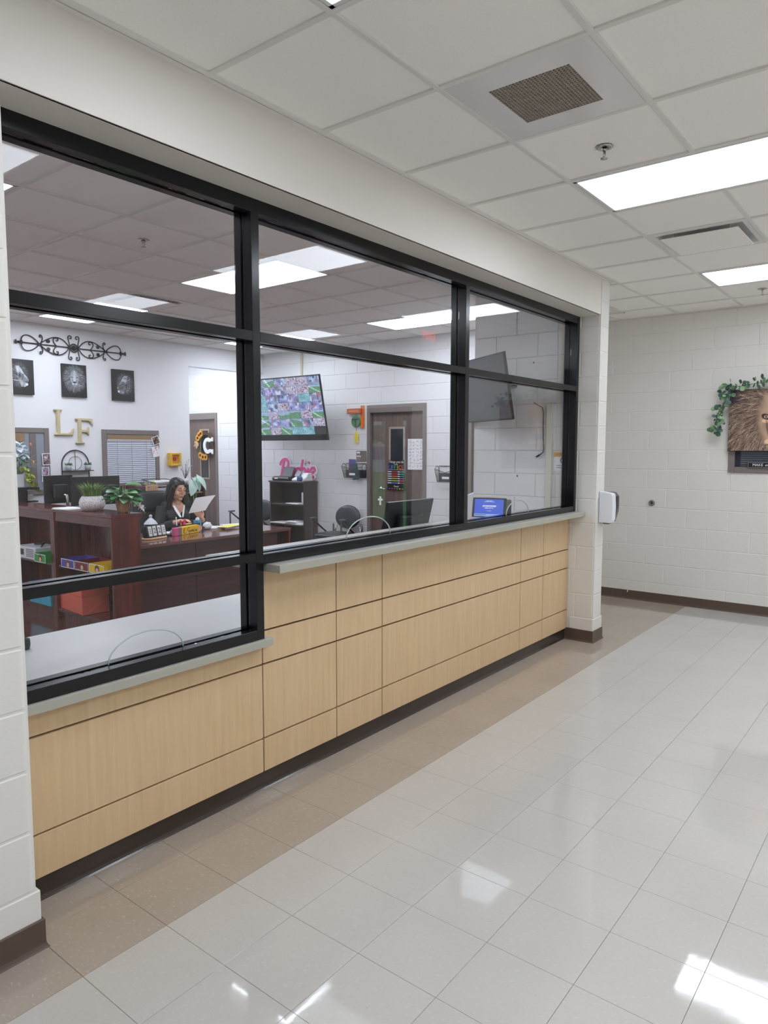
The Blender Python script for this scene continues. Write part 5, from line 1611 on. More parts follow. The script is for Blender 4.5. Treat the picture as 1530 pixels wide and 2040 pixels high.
for k in range(2):
    wbox(MB(), None, -0.06, 0.07, 0.022 + k * 0.018, 0.030 + k * 0.018, 0.0015, 0.0022).build('text_line', M('grey_print', (150, 150, 152), 0.6), t)
t = thing('towel_dispenser', 'white rounded dispenser round the corner of the short return wall', 'dispenser', (3.60, YN + 0.005, 0.95))
MB().prism([(0, 0), (0.09, 0.02), (0.115, 0.12), (0.10, 0.25), (0, 0.29)], (-0.1, 0, 0), (0, 1, 0), (0, 0, 1), (0.2, 0, 0)).build('cover', M('white_plastic'), t, bevel=0.01)
MB().box(-0.05, 0.05, 0.02, 0.08, -0.012, 0.003).build('nozzle', BLK2, t)
t = thing('wall_anchor', 'dark screw hole plug high on the short return wall', 'anchor', (XR - 0.006, 0.823, 2.39))
MB().lathe([(0.008, 0), (0.007, 0.004)], n=10, R=RX).build('screw_head', BLK2, t)
t = thing('wall_anchor', 'dark screw hole plug lower on the short return wall', 'anchor', (XR - 0.006, 0.963, 1.40))
MB().lathe([(0.008, 0), (0.007, 0.004)], n=10, R=RX).build('screw_head', BLK2, t)
t = thing('round_stopper', 'small black round stopper on the inner worktop by the block pier', 'stopper', (-0.845, 1.12, 0.761))
MB().lathe([(0.026, 0), (0.03, 0.02), (0.028, 0.045), (0.012, 0.052)], n=18).build('rubber_cap', M('black_rubber'), t)
MB().lathe([(0.008, 0.052), (0.012, 0.062), (0.004, 0.068)], n=12).build('knob', BLK, t)

# ================================================================== plants and small things
LEAFG = M('pothos_green', (70, 142, 72), 0.35, mottle=(18, 0.25))
LEAFD = M('deep_green', (44, 104, 54), 0.4, mottle=(20, 0.25))
LEAFP = M('pale_mint_leaf', (196, 224, 214), 0.5, mottle=(60, 0.18))
STEMG = M('green_stem', (96, 140, 70), 0.5)
def leaf_mesh(name, mat, L, Wd, droop=0.25, heart=0.0, fold=0.12):
    """a leaf from the origin along +x, blade up (+z), with a folded midrib"""
    n = 6
    vs, fs = [], []
    for i in range(n + 1):
        q = i / n
        w = Wd / 2 * (math.sin(PI * min(1, q * 0.94 + 0.06)) ** 0.75) * (1 - 0.25 * q)
        x = L * q - (heart * L if i == 0 else 0)
        z = -droop * L * q * q
        if i == 0: w = Wd * 0.14 + heart * Wd
        if i == n: w = 0.0005
        vs += [(x - (heart * L * .6 if i == 0 else 0), -w, z + fold * w), (L * q if i else 0, 0, z), (x - (heart * L * .6 if i == 0 else 0), w, z + fold * w)]
    for i in range(n):
        a, b = i * 3, (i + 1) * 3
        fs += [(a, a + 1, b + 1, b), (a + 1, a + 2, b + 2, b + 1)]
    me = bpy.data.meshes.new(name)
    me.from_pydata(vs, [], fs)
    me.materials.append(mat)
    me.polygons.foreach_set('use_smooth', [True] * len(fs))
    return me
def place(me, parent, p, d, roll=0.0, name='leaf', sc=1.0):
    d = Vector(d).normalized()
    q = d.to_track_quat('X', 'Z')
    o = link(name, me, parent, p)
    o.rotation_mode = 'QUATERNION'
    from mathutils import Quaternion
    o.rotation_quaternion = q @ Quaternion((1, 0, 0), roll)
    o.scale = (sc, sc, sc)
    return o
# grassy plant in textured white planter
t = thing('grass_planter', 'grassy plant in a textured white round planter on the shelf unit', 'plant', (1.225, 4.16, 1.067))
def dotted(name):
    m = bpy.data.materials.new(name); m.use_nodes = True
    nt = m.node_tree; b = nt.nodes['Principled BSDF']; b.inputs['Roughness'].default_value = 0.7
    tc = nt.nodes.new('ShaderNodeTexCoord'); v = nt.nodes.new('ShaderNodeTexVoronoi'); v.inputs['Scale'].default_value = 85
    nt.links.new(tc.outputs['Object'], v.inputs['Vector'])
    r = nt.nodes.new('ShaderNodeValToRGB'); r.color_ramp.elements[0].color = rgb((150, 138, 134)); r.color_ramp.elements[1].color = rgb((236, 232, 230))
    r.color_ramp.elements[0].position = 0.15; r.color_ramp.elements[1].position = 0.45
    nt.links.new(v.outputs['Distance'], r.inputs[0]); nt.links.new(r.outputs[0], b.inputs['Base Color'])
    bp = nt.nodes.new('ShaderNodeBump'); bp.inputs['Strength'].default_value = 0.6; bp.inputs['Distance'].default_value = 0.004
    nt.links.new(v.outputs['Distance'], bp.inputs['Height']); nt.links.new(bp.outputs[0], b.inputs['Normal'])
    return m
MB().lathe([(0.065, 0), (0.09, 0.01), (0.112, 0.045), (0.116, 0.075), (0.106, 0.11), (0.088, 0.135), (0.082, 0.138), (0.08, 0.125), (0.02, 0.12)], n=32).build('planter', dotted('carved_white_pot'), t)
def blades(m, n, r0, h0, h1, spread, seed, w=0.004):
    r = random.Random(seed)
    for k in range(n):
        a = r.uniform(0, 2 * PI); q = math.sqrt(r.random()) * r0
        p = Vector((q * math.cos(a), q * math.sin(a), 0))
        a2 = a + r.uniform(-.5, .5)
        s = spread * (0.25 + q / r0) * r.uniform(.5, 1.2)
        d = Vector((math.cos(a2), math.sin(a2), 0))
        h = r.uniform(h0, h1)
        e = Vector((-d.y, d.x, 0)) * w
        pts = [p, p + d * s * .25 + Vector((0, 0, h * .5)), p + d * s + Vector((0, 0, h * (1 - .3 * s / .08)))]
        m.add([pts[0] - e, pts[0] + e, pts[1] + e * .8, pts[1] - e * .8, pts[2]], [(0, 1, 2, 3), (3, 2, 4)])
    return m
m = MB()
GA, GB = M('grass_green', (96, 132, 62), 0.5, mottle=(30, 0.35)), M('grass_pale', (150, 178, 96), 0.5)
blades(m, 260, 0.075, 0.10, 0.17, 0.075, 3); m.m = 1; blades(m, 110, 0.08, 0.09, 0.19, 0.09, 4)
o = tag(m.build('grass_blades', [GA, GB], t, loc=(0, 0, 0.125), recalc=False), kind='stuff')
# pothos in bark pot
t = thing('pothos_plant', 'broad leaved green plant in a brown bark pot at the shelf end', 'plant', (1.292, 3.76, 1.067))
MB().lathe([(0.046, 0), (0.052, 0.02), (0.066, 0.11), (0.066, 0.12), (0.06, 0.12), (0.058, 0.105), (0.01, 0.10)], n=24).build('pot', wood('bark', (146, 108, 70), (204, 164, 116), 0.8, axis='Z', grain=60), t)
lm = leaf_mesh('leaf', LEAFG, 0.115, 0.105, 0.4, 0.07)
lm2 = leaf_mesh('leaf', LEAFD, 0.105, 0.095, 0.4, 0.07)
lm3 = leaf_mesh('leaf', M('pale_green_leaf', (150, 198, 146), 0.4, mottle=(20, 0.15)), 0.105, 0.085, 0.4, 0.06)
r = random.Random(8)
stems = MB()
for k in range(34):
    a = k * 2.4
    e = 0.05 + 1.1 * (k / 34)
    d = Vector((math.cos(a) * math.cos(e), math.sin(a) * math.cos(e), math.sin(e) * 0.9))
    ln = r.uniform(0.04, 0.09) + 0.05 * k / 34
    p = Vector((0, 0, 0.11)) + d * ln
    stems.tube([(0.02 * math.cos(a), 0.02 * math.sin(a), 0.1), Vector((0, 0, 0.10)) + d * ln * .55 + Vector((0, 0, .012)), p], 0.003, 5)
    place([lm, lm2, lm, lm3][k % 4], t, p, Vector((d.x, d.y, d.z * .25 + .05)), r.uniform(-.5, .5), sc=r.uniform(.75, 1.1))
for dx, h, a in ((-0.03, 0.235, 2.5), (0.035, 0.25, 0.4)):
    p = Vector((dx, 0.0, h))
    stems.tube([(0, 0, 0.1), (dx * .4, 0, 0.18), p], 0.003, 5)
    place(lm, t, p, Vector((rgt.x * (1 if dx > 0 else -1), rgt.y * (1 if dx > 0 else -1), 0.35)), 0.2, sc=1.15)
stems.build('stems', STEMG, t)
MB().box(-0.012, 0.012, 0.02, 0.03, 0.1, 0.24).build('moss_pole', M('dark_pole', (40, 36, 34), 0.9), t)
# white orchid on a bent brown stake
ORCH = M('white_petal', (244, 244, 246), 0.45)
t = thing('orchid', 'white orchid spray on a brown stake beside the bark pot', 'flower', (1.33, 3.69, 1.067))
MB().tube([(-0.03, -0.02, 0.0), (-0.035, -0.015, 0.06), (-0.02, 0, 0.105), (0.01, -0.01, 0.11), (0.045, -0.035, 0.085), (0.075, -0.06, 0.03), (0.085, -0.07, -0.01)], 0.004, 6).build('stake', M('brown_stake', (112, 66, 44), 0.5), t)
pet = leaf_mesh('petal', ORCH, 0.034, 0.032, 0.15, 0.0, 0.1)
for k, c in enumerate([(0.0, -0.015, 0.115), (0.03, -0.03, 0.098), (0.055, -0.045, 0.07), (0.075, -0.06, 0.04), (0.05, -0.06, 0.055), (0.02, -0.035, 0.085)]):
    c = Vector(c)
    f = MB().ball(c, 0.006, 8, 6).build('flower', M('orchid_heart', (236, 214, 120), 0.5), t)
    f_n = (CAM - Vector((1.33, 3.69, 1.1))).normalized()
    u = f_n.cross(Vector((0, 0, 1))).normalized(); v = u.cross(f_n)
    for j in range(5):
        a = 2 * PI * j / 5 + k
        place(pet, f, c, u * math.cos(a) + v * math.sin(a) + f_n * .35, 0, 'petal')
MB().tube([(0.08, -0.065, 0.02), (0.09, -0.075, -0.01)], [0.005, 0.008], 6).build('bud', LEAFG, t)
stack(1.17, 4.48, 1.067, 2, 0.20, 0.26, 'sheaf of white papers lying beside the textured planter', 9)
# flower arrangement at the pier
t = thing('cabinet', 'low black cabinet below the flower arrangement', 'cabinet', (1.23, 5.69, 0))
MB().box(-0.02, 0.26, 0, 0.30, 1.20, 1.225).build('top', BLK, t, bevel=0.003)
MB().box(-0.01, 0.12, 0.005, 0.29, 0, 1.2).build('side_panel', M('black_laminate', (24, 20, 22), 0.4), t)
MB().box(0.12, 0.25, 0.26, 0.29, 0, 1.2).build('back_panel', M('black_laminate'), t)
MB().box(0.12, 0.25, 0.02, 0.26, 1.06, 1.075).build('shelf', M('black_laminate'), t)
t = thing('carton', 'small white carton on the black cabinet shelf', 'box', (1.42, 5.80, 1.075))
MB().box(-0.03, 0.03, -0.04, 0.04, 0, 0.07).build('body', PAPER, t, bevel=0.002)
t = thing('flower_arrangement', 'large mixed arrangement of white blooms and trailing leaves by the pier', 'flowers', (1.325, 5.80, 1.225))
MB().box(-0.075, 0.03, -0.06, 0.06, 0, 0.14).build('vase', POTW, t, bevel=0.004)
MB().box(0.035, 0.10, -0.05, 0.07, 0, 0.11).build('vase', M('grey_vase', (196, 198, 206), 0.4), t, bevel=0.004)
r = random.Random(31)
trail = leaf_mesh('leaf', M('lime_leaf', (178, 192, 84), 0.45, mottle=(30, 0.3)), 0.048, 0.042, 0.3, 0.05)
dgl = leaf_mesh('leaf', LEAFD, 0.09, 0.04, 0.4)
for k in range(56):
    q = k / 56
    p = Vector((0.03 + 0.10 * q + r.uniform(-.035, .035), -0.07 + r.uniform(-.02, .03), 0.21 - 0.22 * q + r.uniform(-.03, .03)))
    place(trail, t, p, Vector((r.uniform(-.4, 1), r.uniform(-1, .1), r.uniform(-.8, .3))), r.uniform(-1, 1), sc=r.uniform(.8, 1.3))
for k in range(20):
    a = r.uniform(0, 2 * PI)
    p = Vector((-0.02 + 0.05 * math.cos(a), 0.04 * math.sin(a), 0.17 + r.uniform(0, .12)))
    place(dgl, t, p, Vector((math.cos(a), math.sin(a), r.uniform(.1, .9))), r.uniform(-1, 1), sc=r.uniform(.7, 1.3))
big = leaf_mesh('petal', M('blue_white_petal', (226, 236, 242), 0.5), 0.098, 0.085, 0.35, 0.0, 0.15)
for c in ((0.0, -0.03, 0.44), (0.03, -0.05, 0.36), (-0.03, -0.04, 0.385), (0.02, 0, 0.40)):
    c = Vector(c)
    f = MB().ball(c, 0.012, 8, 6).build('bloom', M('bloom_heart', (220, 226, 190), 0.6), t)
    for j in range(7):
        a = 2 * PI * j / 7
        place(big, f, c, Vector((math.cos(a), math.sin(a) * .6 - .35, math.sin(a) * .75 + .25)), r.uniform(-.6, .6), 'petal', r.uniform(.7, 1.0))
tw = MB()
for k in range(34):
    a = r.uniform(-.3, PI + .3)
    e = Vector((math.cos(a) * r.uniform(.12, .3), r.uniform(-.1, .05), 0.25 + math.sin(a) * r.uniform(.05, .28)))
    tw.tube([(0, 0, 0.12), Vector((0, 0, .2)) * .6 + e * .5, e], [0.003, 0.0025, 0.0012], 4)
tag(tw.build('sprays', M('silver_green', (140, 160, 150), 0.6), t), kind='stuff')
for k, (c, col) in enumerate([((0.02, -0.08, 0.26), (232, 220, 80)), ((0.13, -0.06, 0.27), (236, 160, 96)), ((-0.04, -0.08, 0.33), (226, 150, 104)), ((0.12, -0.04, 0.46), (224, 140, 110)), ((0.06, -.08, .30), (206, 130, 96))]):
    MB().ball(c, (0.013, 0.013, 0.018), 8, 6).build('berry', M('berry%d' % k, col, 0.5), t)
fr = leaf_mesh('leaf', M('plum_frond', (150, 96, 120), 0.5), 0.10, 0.016, 0.3)
for k in range(7):
    place(fr, t, (0.06 + .01 * k, -0.05, 0.24 - .015 * k), Vector((1, -.2, .15 - .12 * k)), 0, 'frond')
sg = leaf_mesh('leaf', M('spear_green', (170, 190, 96), 0.5), 0.12, 0.03, 0.1)
for k in range(4):
    place(sg, t, (-0.06, -0.03, 0.42 + .01 * k), Vector((-.1 + .12 * k, 0, 1)), k, 'spear_leaf')
mg = leaf_mesh('leaf', M('teal_leaf', (70, 112, 110), 0.5), 0.16, 0.018, 0.5)
for k in range(12):
    place(mg, t, (-0.02, -0.03, 0.33), Vector((r.uniform(-.6, .6), -.6, r.uniform(-.3, .4))), 0, 'blade_leaf')

# ------------------------------------------------------------------ credenza, trays and leaves behind the person
t = thing('credenza', 'tall dark credenza below the blinds window', 'cabinet', (2.64, 5.42, 0))
MB().box(0, 0.86, 0, 0.5, 1.165, 1.19).build('top', MAHY, t, bevel=0.003)
MB().box(0, 0.025, 0.01, 0.5, 0, 1.165).build('side_panel', MAHD, t)
MB().box(0.83, 0.855, 0.01, 0.5, 0, 1.165).build('side_panel', MAHD, t)
MB().box(0.025, 0.83, 0.02, 0.5, 0.0, 1.0).build('body', M('dark_backing'), t)
MB().box(0.025, 0.83, 0.03, 0.5, 1.075, 1.09).build('shelf', wood('pale_shelf', (176, 132, 104), (206, 164, 134), 0.5, axis='X', grain=20), t)
MB().box(-0.10, 0.10, -0.15, -0.005, 0, 1.06).build('side_step', MAHD, t)
stack(3.0, 5.62, 1.0, 3, 0.5, 0.26, 'wide paper pile inside the credenza below the tan shelf', 12)
t = thing('wooden_block_house', 'tan wooden block with an arched opening on the credenza', 'ornament', (2.655, 5.33, 1.06))
MB().prism([(-0.075, 0), (-0.022, 0), (-0.022, 0.06)] + [(0.022 * math.cos(a), 0.06 + 0.022 * math.sin(a)) for a in [PI - PI * i / 10 for i in range(11)]] + [(0.022, 0), (0.075, 0), (0.075, 0.15), (-0.075, 0.15)], (0, 0, 0), (1, 0, 0), (0, 0, 1), (0, 0.03, 0)).build('block', wood('beech', (190, 146, 112), (214, 174, 140), 0.6, axis='Z', grain=30), t, bevel=0.002)
MB().box(-0.02, 0.02, 0.02, 0.028, 0.0, 0.06).build('dark_opening', BLK, t)
for x in (-0.05, 0.05):
    MB().box(x - 0.012, x + 0.012, -0.002, 0.001, 0.118, 0.125).build('slot_mark', TWIG, t)
def letter_tray():
    t = thing('letter_tray', 'black mesh letter tray of papers on the credenza', 'tray', (2.93, 5.58, 1.19))
    w, d, h = 0.17, 0.13, 0.07
    MB().box(-w, w, -d, d, 0.0, 0.004).build('base', MESHM, t)
    m = MB().tube([(-w, -d, .04), (-w, d, h), (w, d, h), (w, -d, .04)], 0.004, 6).tube([(-w, -d, 0), (-w, d, 0), (w, d, 0), (w, -d, 0), (-w, -d, 0)], 0.004, 6)
    m.build('rim_wire', MESHM, t)
    m = MB()
    for s in (-1, 1):
        for k in range(9):
            y = -d + 2 * d * k / 8
            m.tube([(s * w, y, 0), (s * w, y, .04 + (h - .04) * k / 8)], 0.0015, 4)
    for k in range(15):
        x = -w + 2 * w * k / 14
        m.tube([(x, d, 0), (x, d, h)], 0.0015, 4).tube([(x, -d, 0), (x, -d, 0.03)], 0.0015, 4)
    tag(m.build('mesh_sides', MESHM, t), kind='stuff')
letter_tray()
stack(2.93, 5.58, 1.195, 8, 0.30, 0.22, 'thick white paper pile in the black mesh tray', 14)
t = thing('highlighter', 'yellow highlighter standing at the tray corner', 'pen', (2.765, 5.47, 1.19))
MB().tube([(0, 0, 0), (0, 0, .055), (0.002, 0, .075)], [0.009, 0.009, 0.004], 10).build('body', M('lime_yellow', (214, 232, 60), 0.4), t)
t = thing('twig_plant', 'pale grey-green twiggy plant on the credenza behind the person', 'plant', (3.32, 5.6, 1.19))
MB().lathe([(0.035, 0), (0.045, 0.07), (0.04, 0.07), (0.03, 0.06)], n=16).build('pot', POTW, t)
r = random.Random(77)
st = MB(); lf = leaf_mesh('leaf', M('grey_green_leaf', (168, 196, 188), 0.5), 0.028, 0.018, 0.2)
for k in range(9):
    a = r.uniform(0, 2 * PI); e = Vector((0.10 * math.cos(a), 0.05 * math.sin(a), r.uniform(.14, .33)))
    st.tube([(0, 0, .06), e * .5 + Vector((0, 0, .05)), e], [0.003, 0.002, 0.001], 4)
    for j in range(5):
        p = Vector((0, 0, .06)).lerp(e, .4 + .13 * j)
        place(lf, t, p, Vector((r.uniform(-1, 1), r.uniform(-1, 1), r.uniform(0, 1))), 0)
st.build('stems', TWIG, t)
t = thing('caladium_plant', 'large pale mint speckled leaves of a plant by the alcove', 'plant', (3.22, 5.30, 0))
MB().lathe([(0.10, 0), (0.13, 0.26), (0.12, 0.26), (0.10, 0.2)], n=20).build('pot', POTW, t)
cl = leaf_mesh('leaf', LEAFP, 0.20, 0.15, 0.35, 0.08, 0.22)
for p, d, ro, sc in (((0.03, -0.03, 1.29), (0.75, -.5, -.75), 0.5, 1.0), ((-0.02, -0.02, 1.24), (-0.35, -.5, -.85), -0.5, 0.95), ((0.02, 0.02, 1.27), (.2, -.7, -.7), 0, 0.9), ((-.08, .03, 1.12), (-1, -.2, -.5), .2, .8)):
    MB().tube([(0, 0, 0.22), (p[0] * .3, p[1] * .3, .8), p], [0.007, 0.006, 0.004], 6).build('stalk', STEMG, t)
    place(cl, t, p, d, ro, sc=sc)

# ------------------------------------------------------------------ things on the desk
ZD = 0.740
t = thing('block_calendar', 'black block calendar showing two twos on a wood slice', 'calendar', (1.88, 4.165, ZD), math.radians(12))
MB().lathe([(0.1, 0), (0.105, 0.006), (0.1, 0.018)], n=24, R=Matrix.Diagonal((1.55, 0.72, 1.0))).build('wood_slice', wood('pale_slice', (206, 166, 122), (232, 200, 160), 0.6, axis='X', grain=20), t)
R = Matrix.Rotation(-0.22, 3, 'X')
MB().obox((0, 0, 0.075), (0.27, 0.06, 0.115), R).build('frame', M('matt_black'), t, bevel=0.003)
for k, (ch, x) in enumerate(zip(['JAN', '2', '2', 'MON'], (-0.09, -0.03, 0.035, 0.095))):
    c_ = Vector((x, 0, 0.075)) + R @ Vector((0, -0.0325, 0))
    MB().obox(c_, (0.046, 0.008, 0.098), R).build('date_tile', WHITE_P, t, bevel=0.002)
    if len(ch) == 1:
        text('numeral', ch, 0.075, M('ink_black', (24, 24, 26), 0.6), c_ + R @ Vector((0, -0.0048, 0)), (1, 0, 0), R @ Vector((0, 0, 1)), 0.001, t)
    else:
        for j in range(3):
            MB().obox(c_ + R @ Vector((0, -0.0046, 0.022 - 0.02 * j)), (0.018, 0.001, 0.012), R).build('small_print', M('grey_print', (150, 150, 152), 0.6), t)
t = thing('lidded_jar', 'clear glass jar with a peaked lid behind the block calendar', 'jar', (1.985, 4.38, ZD))
JGL = glass_mat('jar_glass', (0.9, 0.93, 0.95))
MB().lathe([(0.05, 0), (0.062, 0.02), (0.07, 0.12), (0.062, 0.125)], n=8, smooth=False).build('jar_body', JGL, t)
MB().lathe([(0.045, 0.004), (0.05, 0.05), (0.01, 0.055)], n=12).build('wrapped_sweets', M('dark_sweets', (92, 96, 116), 0.4, mottle=(60, 0.5)), t)
MB().lathe([(0.072, 0.125), (0.05, 0.155), (0.012, 0.19)], n=8, smooth=False).build('lid', M('frosted_lid', (206, 210, 216), 0.2), t)
MB().ball((0, 0, 0.205), 0.017, 12, 8).build('knob', M('frosted_lid'), t)
small_plant(0, 'tiny green succulent beside the block calendar', 5)
sp = bpy.data.objects['potted_plant.002'] if 'potted_plant.002' in bpy.data.objects else None
if sp: sp.location = (1.755, 4.30, ZD)
# pencil shaped nameplate
t = thing('nameplate', 'pencil shaped yellow nameplate on the desk', 'nameplate', (2.345, 4.235, ZD), math.radians(16))
def pl(a, b, poly_mat, name, extra=None):
    return MB().box(a, b, -0.022, 0.022, 0.0, 0.085).build(name, poly_mat, t, bevel=0.004)
pl(-0.25, -0.185, M('eraser_pink', (222, 96, 148), 0.45), 'eraser')
pl(-0.185, -0.14, M('ferrule_silver', (150, 130, 140), 0.35, 0.4), 'ferrule')
pl(-0.14, 0.14, M('pencil_yellow', (250, 202, 40), 0.4), 'barrel')
MB().prism([(0.14, 0.0), (0.205, 0.026), (0.205, 0.059), (0.14, 0.085)], (0, -0.021, 0), (1, 0, 0), (0, 0, 1), (0, 0.042, 0)).build('sharpened_wood', M('pencil_wood', (236, 186, 142), 0.6), t)
MB().prism([(0.205, 0.026), (0.25, 0.04), (0.25, 0.045), (0.205, 0.059)], (0, -0.021, 0), (1, 0, 0), (0, 0, 1), (0, 0.042, 0)).build('lead_tip', M('ink_black'), t)
INK = M('ink_black')
def script(pts, r=0.0026):
    return MB().tube([(x, -0.0225, z) for x, z in pts], r, 5).build('lettering', INK, t)
def sc_(l, ox_, k=1.0):
    script([(ox_ + p[0] * k, 0.043 + p[1] * k) for p in l])
sc_(circ(0, 0.011, 0.014, 0.012, D_(30), D_(270), 10) + circ(0, -0.013, 0.017, 0.014, D_(90), D_(330), 10), -0.095)      # E
sc_([(0, 0), (0.002, 0.001)], -0.065, 1); sc_([(0.0, -0.024), (0.003, -0.024)], -0.068)                                     # dot
sc_(circ(0, 0.006, 0.018, 0.022, D_(40), D_(300), 14) + [(0.016, -0.002), (0.004, -0.002), (0.017, -0.003), (0.017, -0.03), (0.006, -0.038)], -0.025)   # G
def lower(x, kind):
    if kind == 'a': sc_(circ(0, -0.012, 0.009, 0.010, D_(30), D_(350), 10) + [(0.010, 0.0), (0.010, -0.018), (0.017, -0.022)], x)
    if kind == 'r': sc_([(-0.006, -0.022), (0.0, 0.002), (0.005, -0.001), (0.009, -0.003), (0.009, -0.018), (0.015, -0.022)], x)
    if kind == 'c': sc_(circ(0, -0.012, 0.008, 0.010, D_(50), D_(320), 10), x)
    if kind == 'i': sc_([(0, -0.002), (0.001, -0.018), (0.007, -0.022)], x); sc_([(0.001, 0.009), (0.002, 0.011)], x)
for x, k in ((0.012, 'a'), (0.038, 'r'), (0.062, 'c'), (0.079, 'i'), (0.10, 'a')):
    lower(x, k)
# organiser with pens, papers, yellow pad
t = thing('desk_organiser', 'black mesh desk organiser with a pink and a white pen', 'organiser', (2.43, 4.40, ZD), math.radians(14))
for a, b, c, d_ in ((-0.17, 0.17, -0.055, -0.05), (-0.17, 0.17, 0.05, 0.055), (-0.17, -0.165, -0.05, 0.05), (0.165, 0.17, -0.05, 0.05), (-0.05, -0.046, -0.05, 0.05), (0.06, 0.064, -0.05, 0.05)):
    MB().box(a, b, c, d_, 0.0, 0.085).build('side', MESHM, t)
MB().box(-0.17, 0.17, -0.055, 0.055, 0, 0.004).build('base', MESHM, t)
def desk_pen(label, x, y, c, dx, h=0.14, r=0.006, z=ZD + 0.004):
    t = thing('pen', label, 'pen', (x, y, z))
    m_ = M('pen_' + '_'.join(map(str, c)), c, 0.35)
    MB().tube([(0, 0, 0), (dx * .8, 0, h * .8)], r, 8).build('barrel', m_, t)
    MB().tube([(dx * .8, 0, h * .8), (dx, 0, h)], [r * 1.2, r], 8).build('cap', m_, t)
desk_pen('white capped pen in the organiser end', 2.295, 4.365, (222, 222, 226), -0.01, 0.17)
desk_pen('pink pen in the black organiser', 2.395, 4.38, (232, 46, 110), 0.01, 0.135, 0.015)
desk_pen('red pen in the black organiser', 2.375, 4.395, (206, 56, 50), -0.015, 0.13, 0.01)
desk_pen('dark blue pen in the black organiser', 2.505, 4.41, (40, 44, 90), 0.02, 0.12, 0.008)
t = thing('sticky_notes', 'yellow sticky note block in the organiser', 'notes', (2.45, 4.395, ZD + 0.004), math.radians(14))
for k in range(3):
    MB().box(-0.04, 0.04, -0.03, 0.03, 0.05 + k * .012, 0.0615 + k * .012).build('note_pad', M('note_yellow', (244, 226, 70), 0.6) if k % 2 == 0 else PAPER, t)
MB().box(-0.035, 0.035, -0.025, 0.025, 0, 0.05).build('note_box', BLK, t)
t = thing('tissue_pack', 'crumpled white tissue beside the organiser', 'tissue', (2.72, 4.40, ZD))
rr = random.Random(3)
m = MB().ball((0, 0, 0.04), (0.055, 0.045, 0.042), 14, 9)
m.v = [(x * rr.uniform(.8, 1.15), y * rr.uniform(.8, 1.15), max(0, z * rr.uniform(.85, 1.15))) for x, y, z in m.v]
m.build('tissue', PAPER, t)
stack(2.86, 4.42, ZD, 2, 0.24, 0.2, 'spread white papers to the side of the nameplate', 20, rz=0.5)
stack(3.16, 4.47, ZD, 2, 0.26, 0.2, 'white papers by the far desk end', 22, rz=-0.25)
t = thing('yellow_pad', 'sheet of yellow paper at the front of the desk papers', 'papers', (2.96, 4.29, ZD + 0.0165), math.radians(20))
MB().box(-0.17, 0.15, -0.06, 0.09, 0.011, 0.013).build('sheet', M('yellow_paper', (248, 236, 96), 0.7), t)
MB().box(-0.15, 0.13, -0.05, 0.08, 0.0, 0.0105).build('backing_pad', PAPER2, t)
stack(2.22, 4.40, ZD, 2, 0.24, 0.14, 'white papers between calendar and nameplate', 23)
t = thing('stapler', 'dark clear tape holder between calendar and nameplate', 'tape', (2.12, 4.22, ZD), 0.2)
MB().box(-0.06, 0.06, -0.02, 0.02, 0, 0.02).build('base', BLK, t, bevel=0.004)
MB().lathe([(0.02, -0.012), (0.026, -0.012), (0.026, 0.012), (0.02, 0.012)], (0.015, 0, 0.035), 16, R=Matrix.Rotation(PI / 2, 3, 'X')).build('roll', M('clear_tape', (176, 180, 190), 0.2), t)
t = thing('folder', 'dark red folder lying under papers near the nameplate', 'folder', (2.18, 4.33, ZD), 0.1)
MB().box(-0.1, 0.1, -0.05, 0.05, 0.0, 0.008).build('cover', M('maroon', (122, 28, 56), 0.4), t)
t = thing('coin_tray', 'small white paperclip heap on the desk end', 'clips', (3.36, 4.22, ZD))
MB().ball((0, 0, 0.008), (0.03, 0.02, 0.009), 10, 6).build('heap', PAPER, t)

# ================================================================== the person at the desk (local: facing -y, her left is +x)
PO, PR = Vector((2.60, 4.78, 0)), math.radians(-16)
SKIN = M('skin', (222, 172, 144), 0.5, mottle=(14, 0.05))
HAIR = M('black_hair', (22, 19, 20), 0.38, bump=(90, 0.25))
SUIT = M('black_suit', (30, 31, 38), 0.75, bump=(160, 0.1))
def remeshed(m, name, mat, voxel, parent=None, smooth=6, cut=None):
    me = m.mesh(name, mat)
    o = bpy.data.objects.new(name, me)
    COL.objects.link(o)
    md = o.modifiers.new('remesh', 'REMESH'); md.mode = 'VOXEL'; md.voxel_size = voxel; md.use_smooth_shade = True
    sm = o.modifiers.new('smooth', 'SMOOTH'); sm.factor = 0.5; sm.iterations = smooth
    dg = bpy.context.evaluated_depsgraph_get()
    me2 = bpy.data.meshes.new_from_object(o.evaluated_get(dg))
    o.modifiers.clear()
    if cut:
        bm = bmesh.new(); bm.from_mesh(me2)
        bmesh.ops.delete(bm, geom=[f for f in bm.faces if cut(f.calc_center_median())], context='FACES')
        bm.to_mesh(me2); bm.free()
    me2.name = name
    me2.materials.clear(); me2.materials.append(mat)
    me2.polygons.foreach_set('use_smooth', [True] * len(me2.polygons))
    o.data = me2
    if parent: o.parent = parent
    return o
HC = Vector((0.0, -0.045, 1.185))
HR = Matrix.Rotation(math.radians(10), 3, 'Z') @ Matrix.Rotation(math.radians(13), 3, 'X')
def hp(x, y, z):
    return HC + HR @ Vector((x, y, z))
body = MB()
body.ball(hp(0, .018, .032), (.073, .092, .080), 20, 14, HR)
body.ball(hp(0, -.028, -.025), (.062, .064, .082), 20, 14, HR)
body.ball(hp(0, -.066, -.096), (.026, .024, .020), 12, 8, HR)
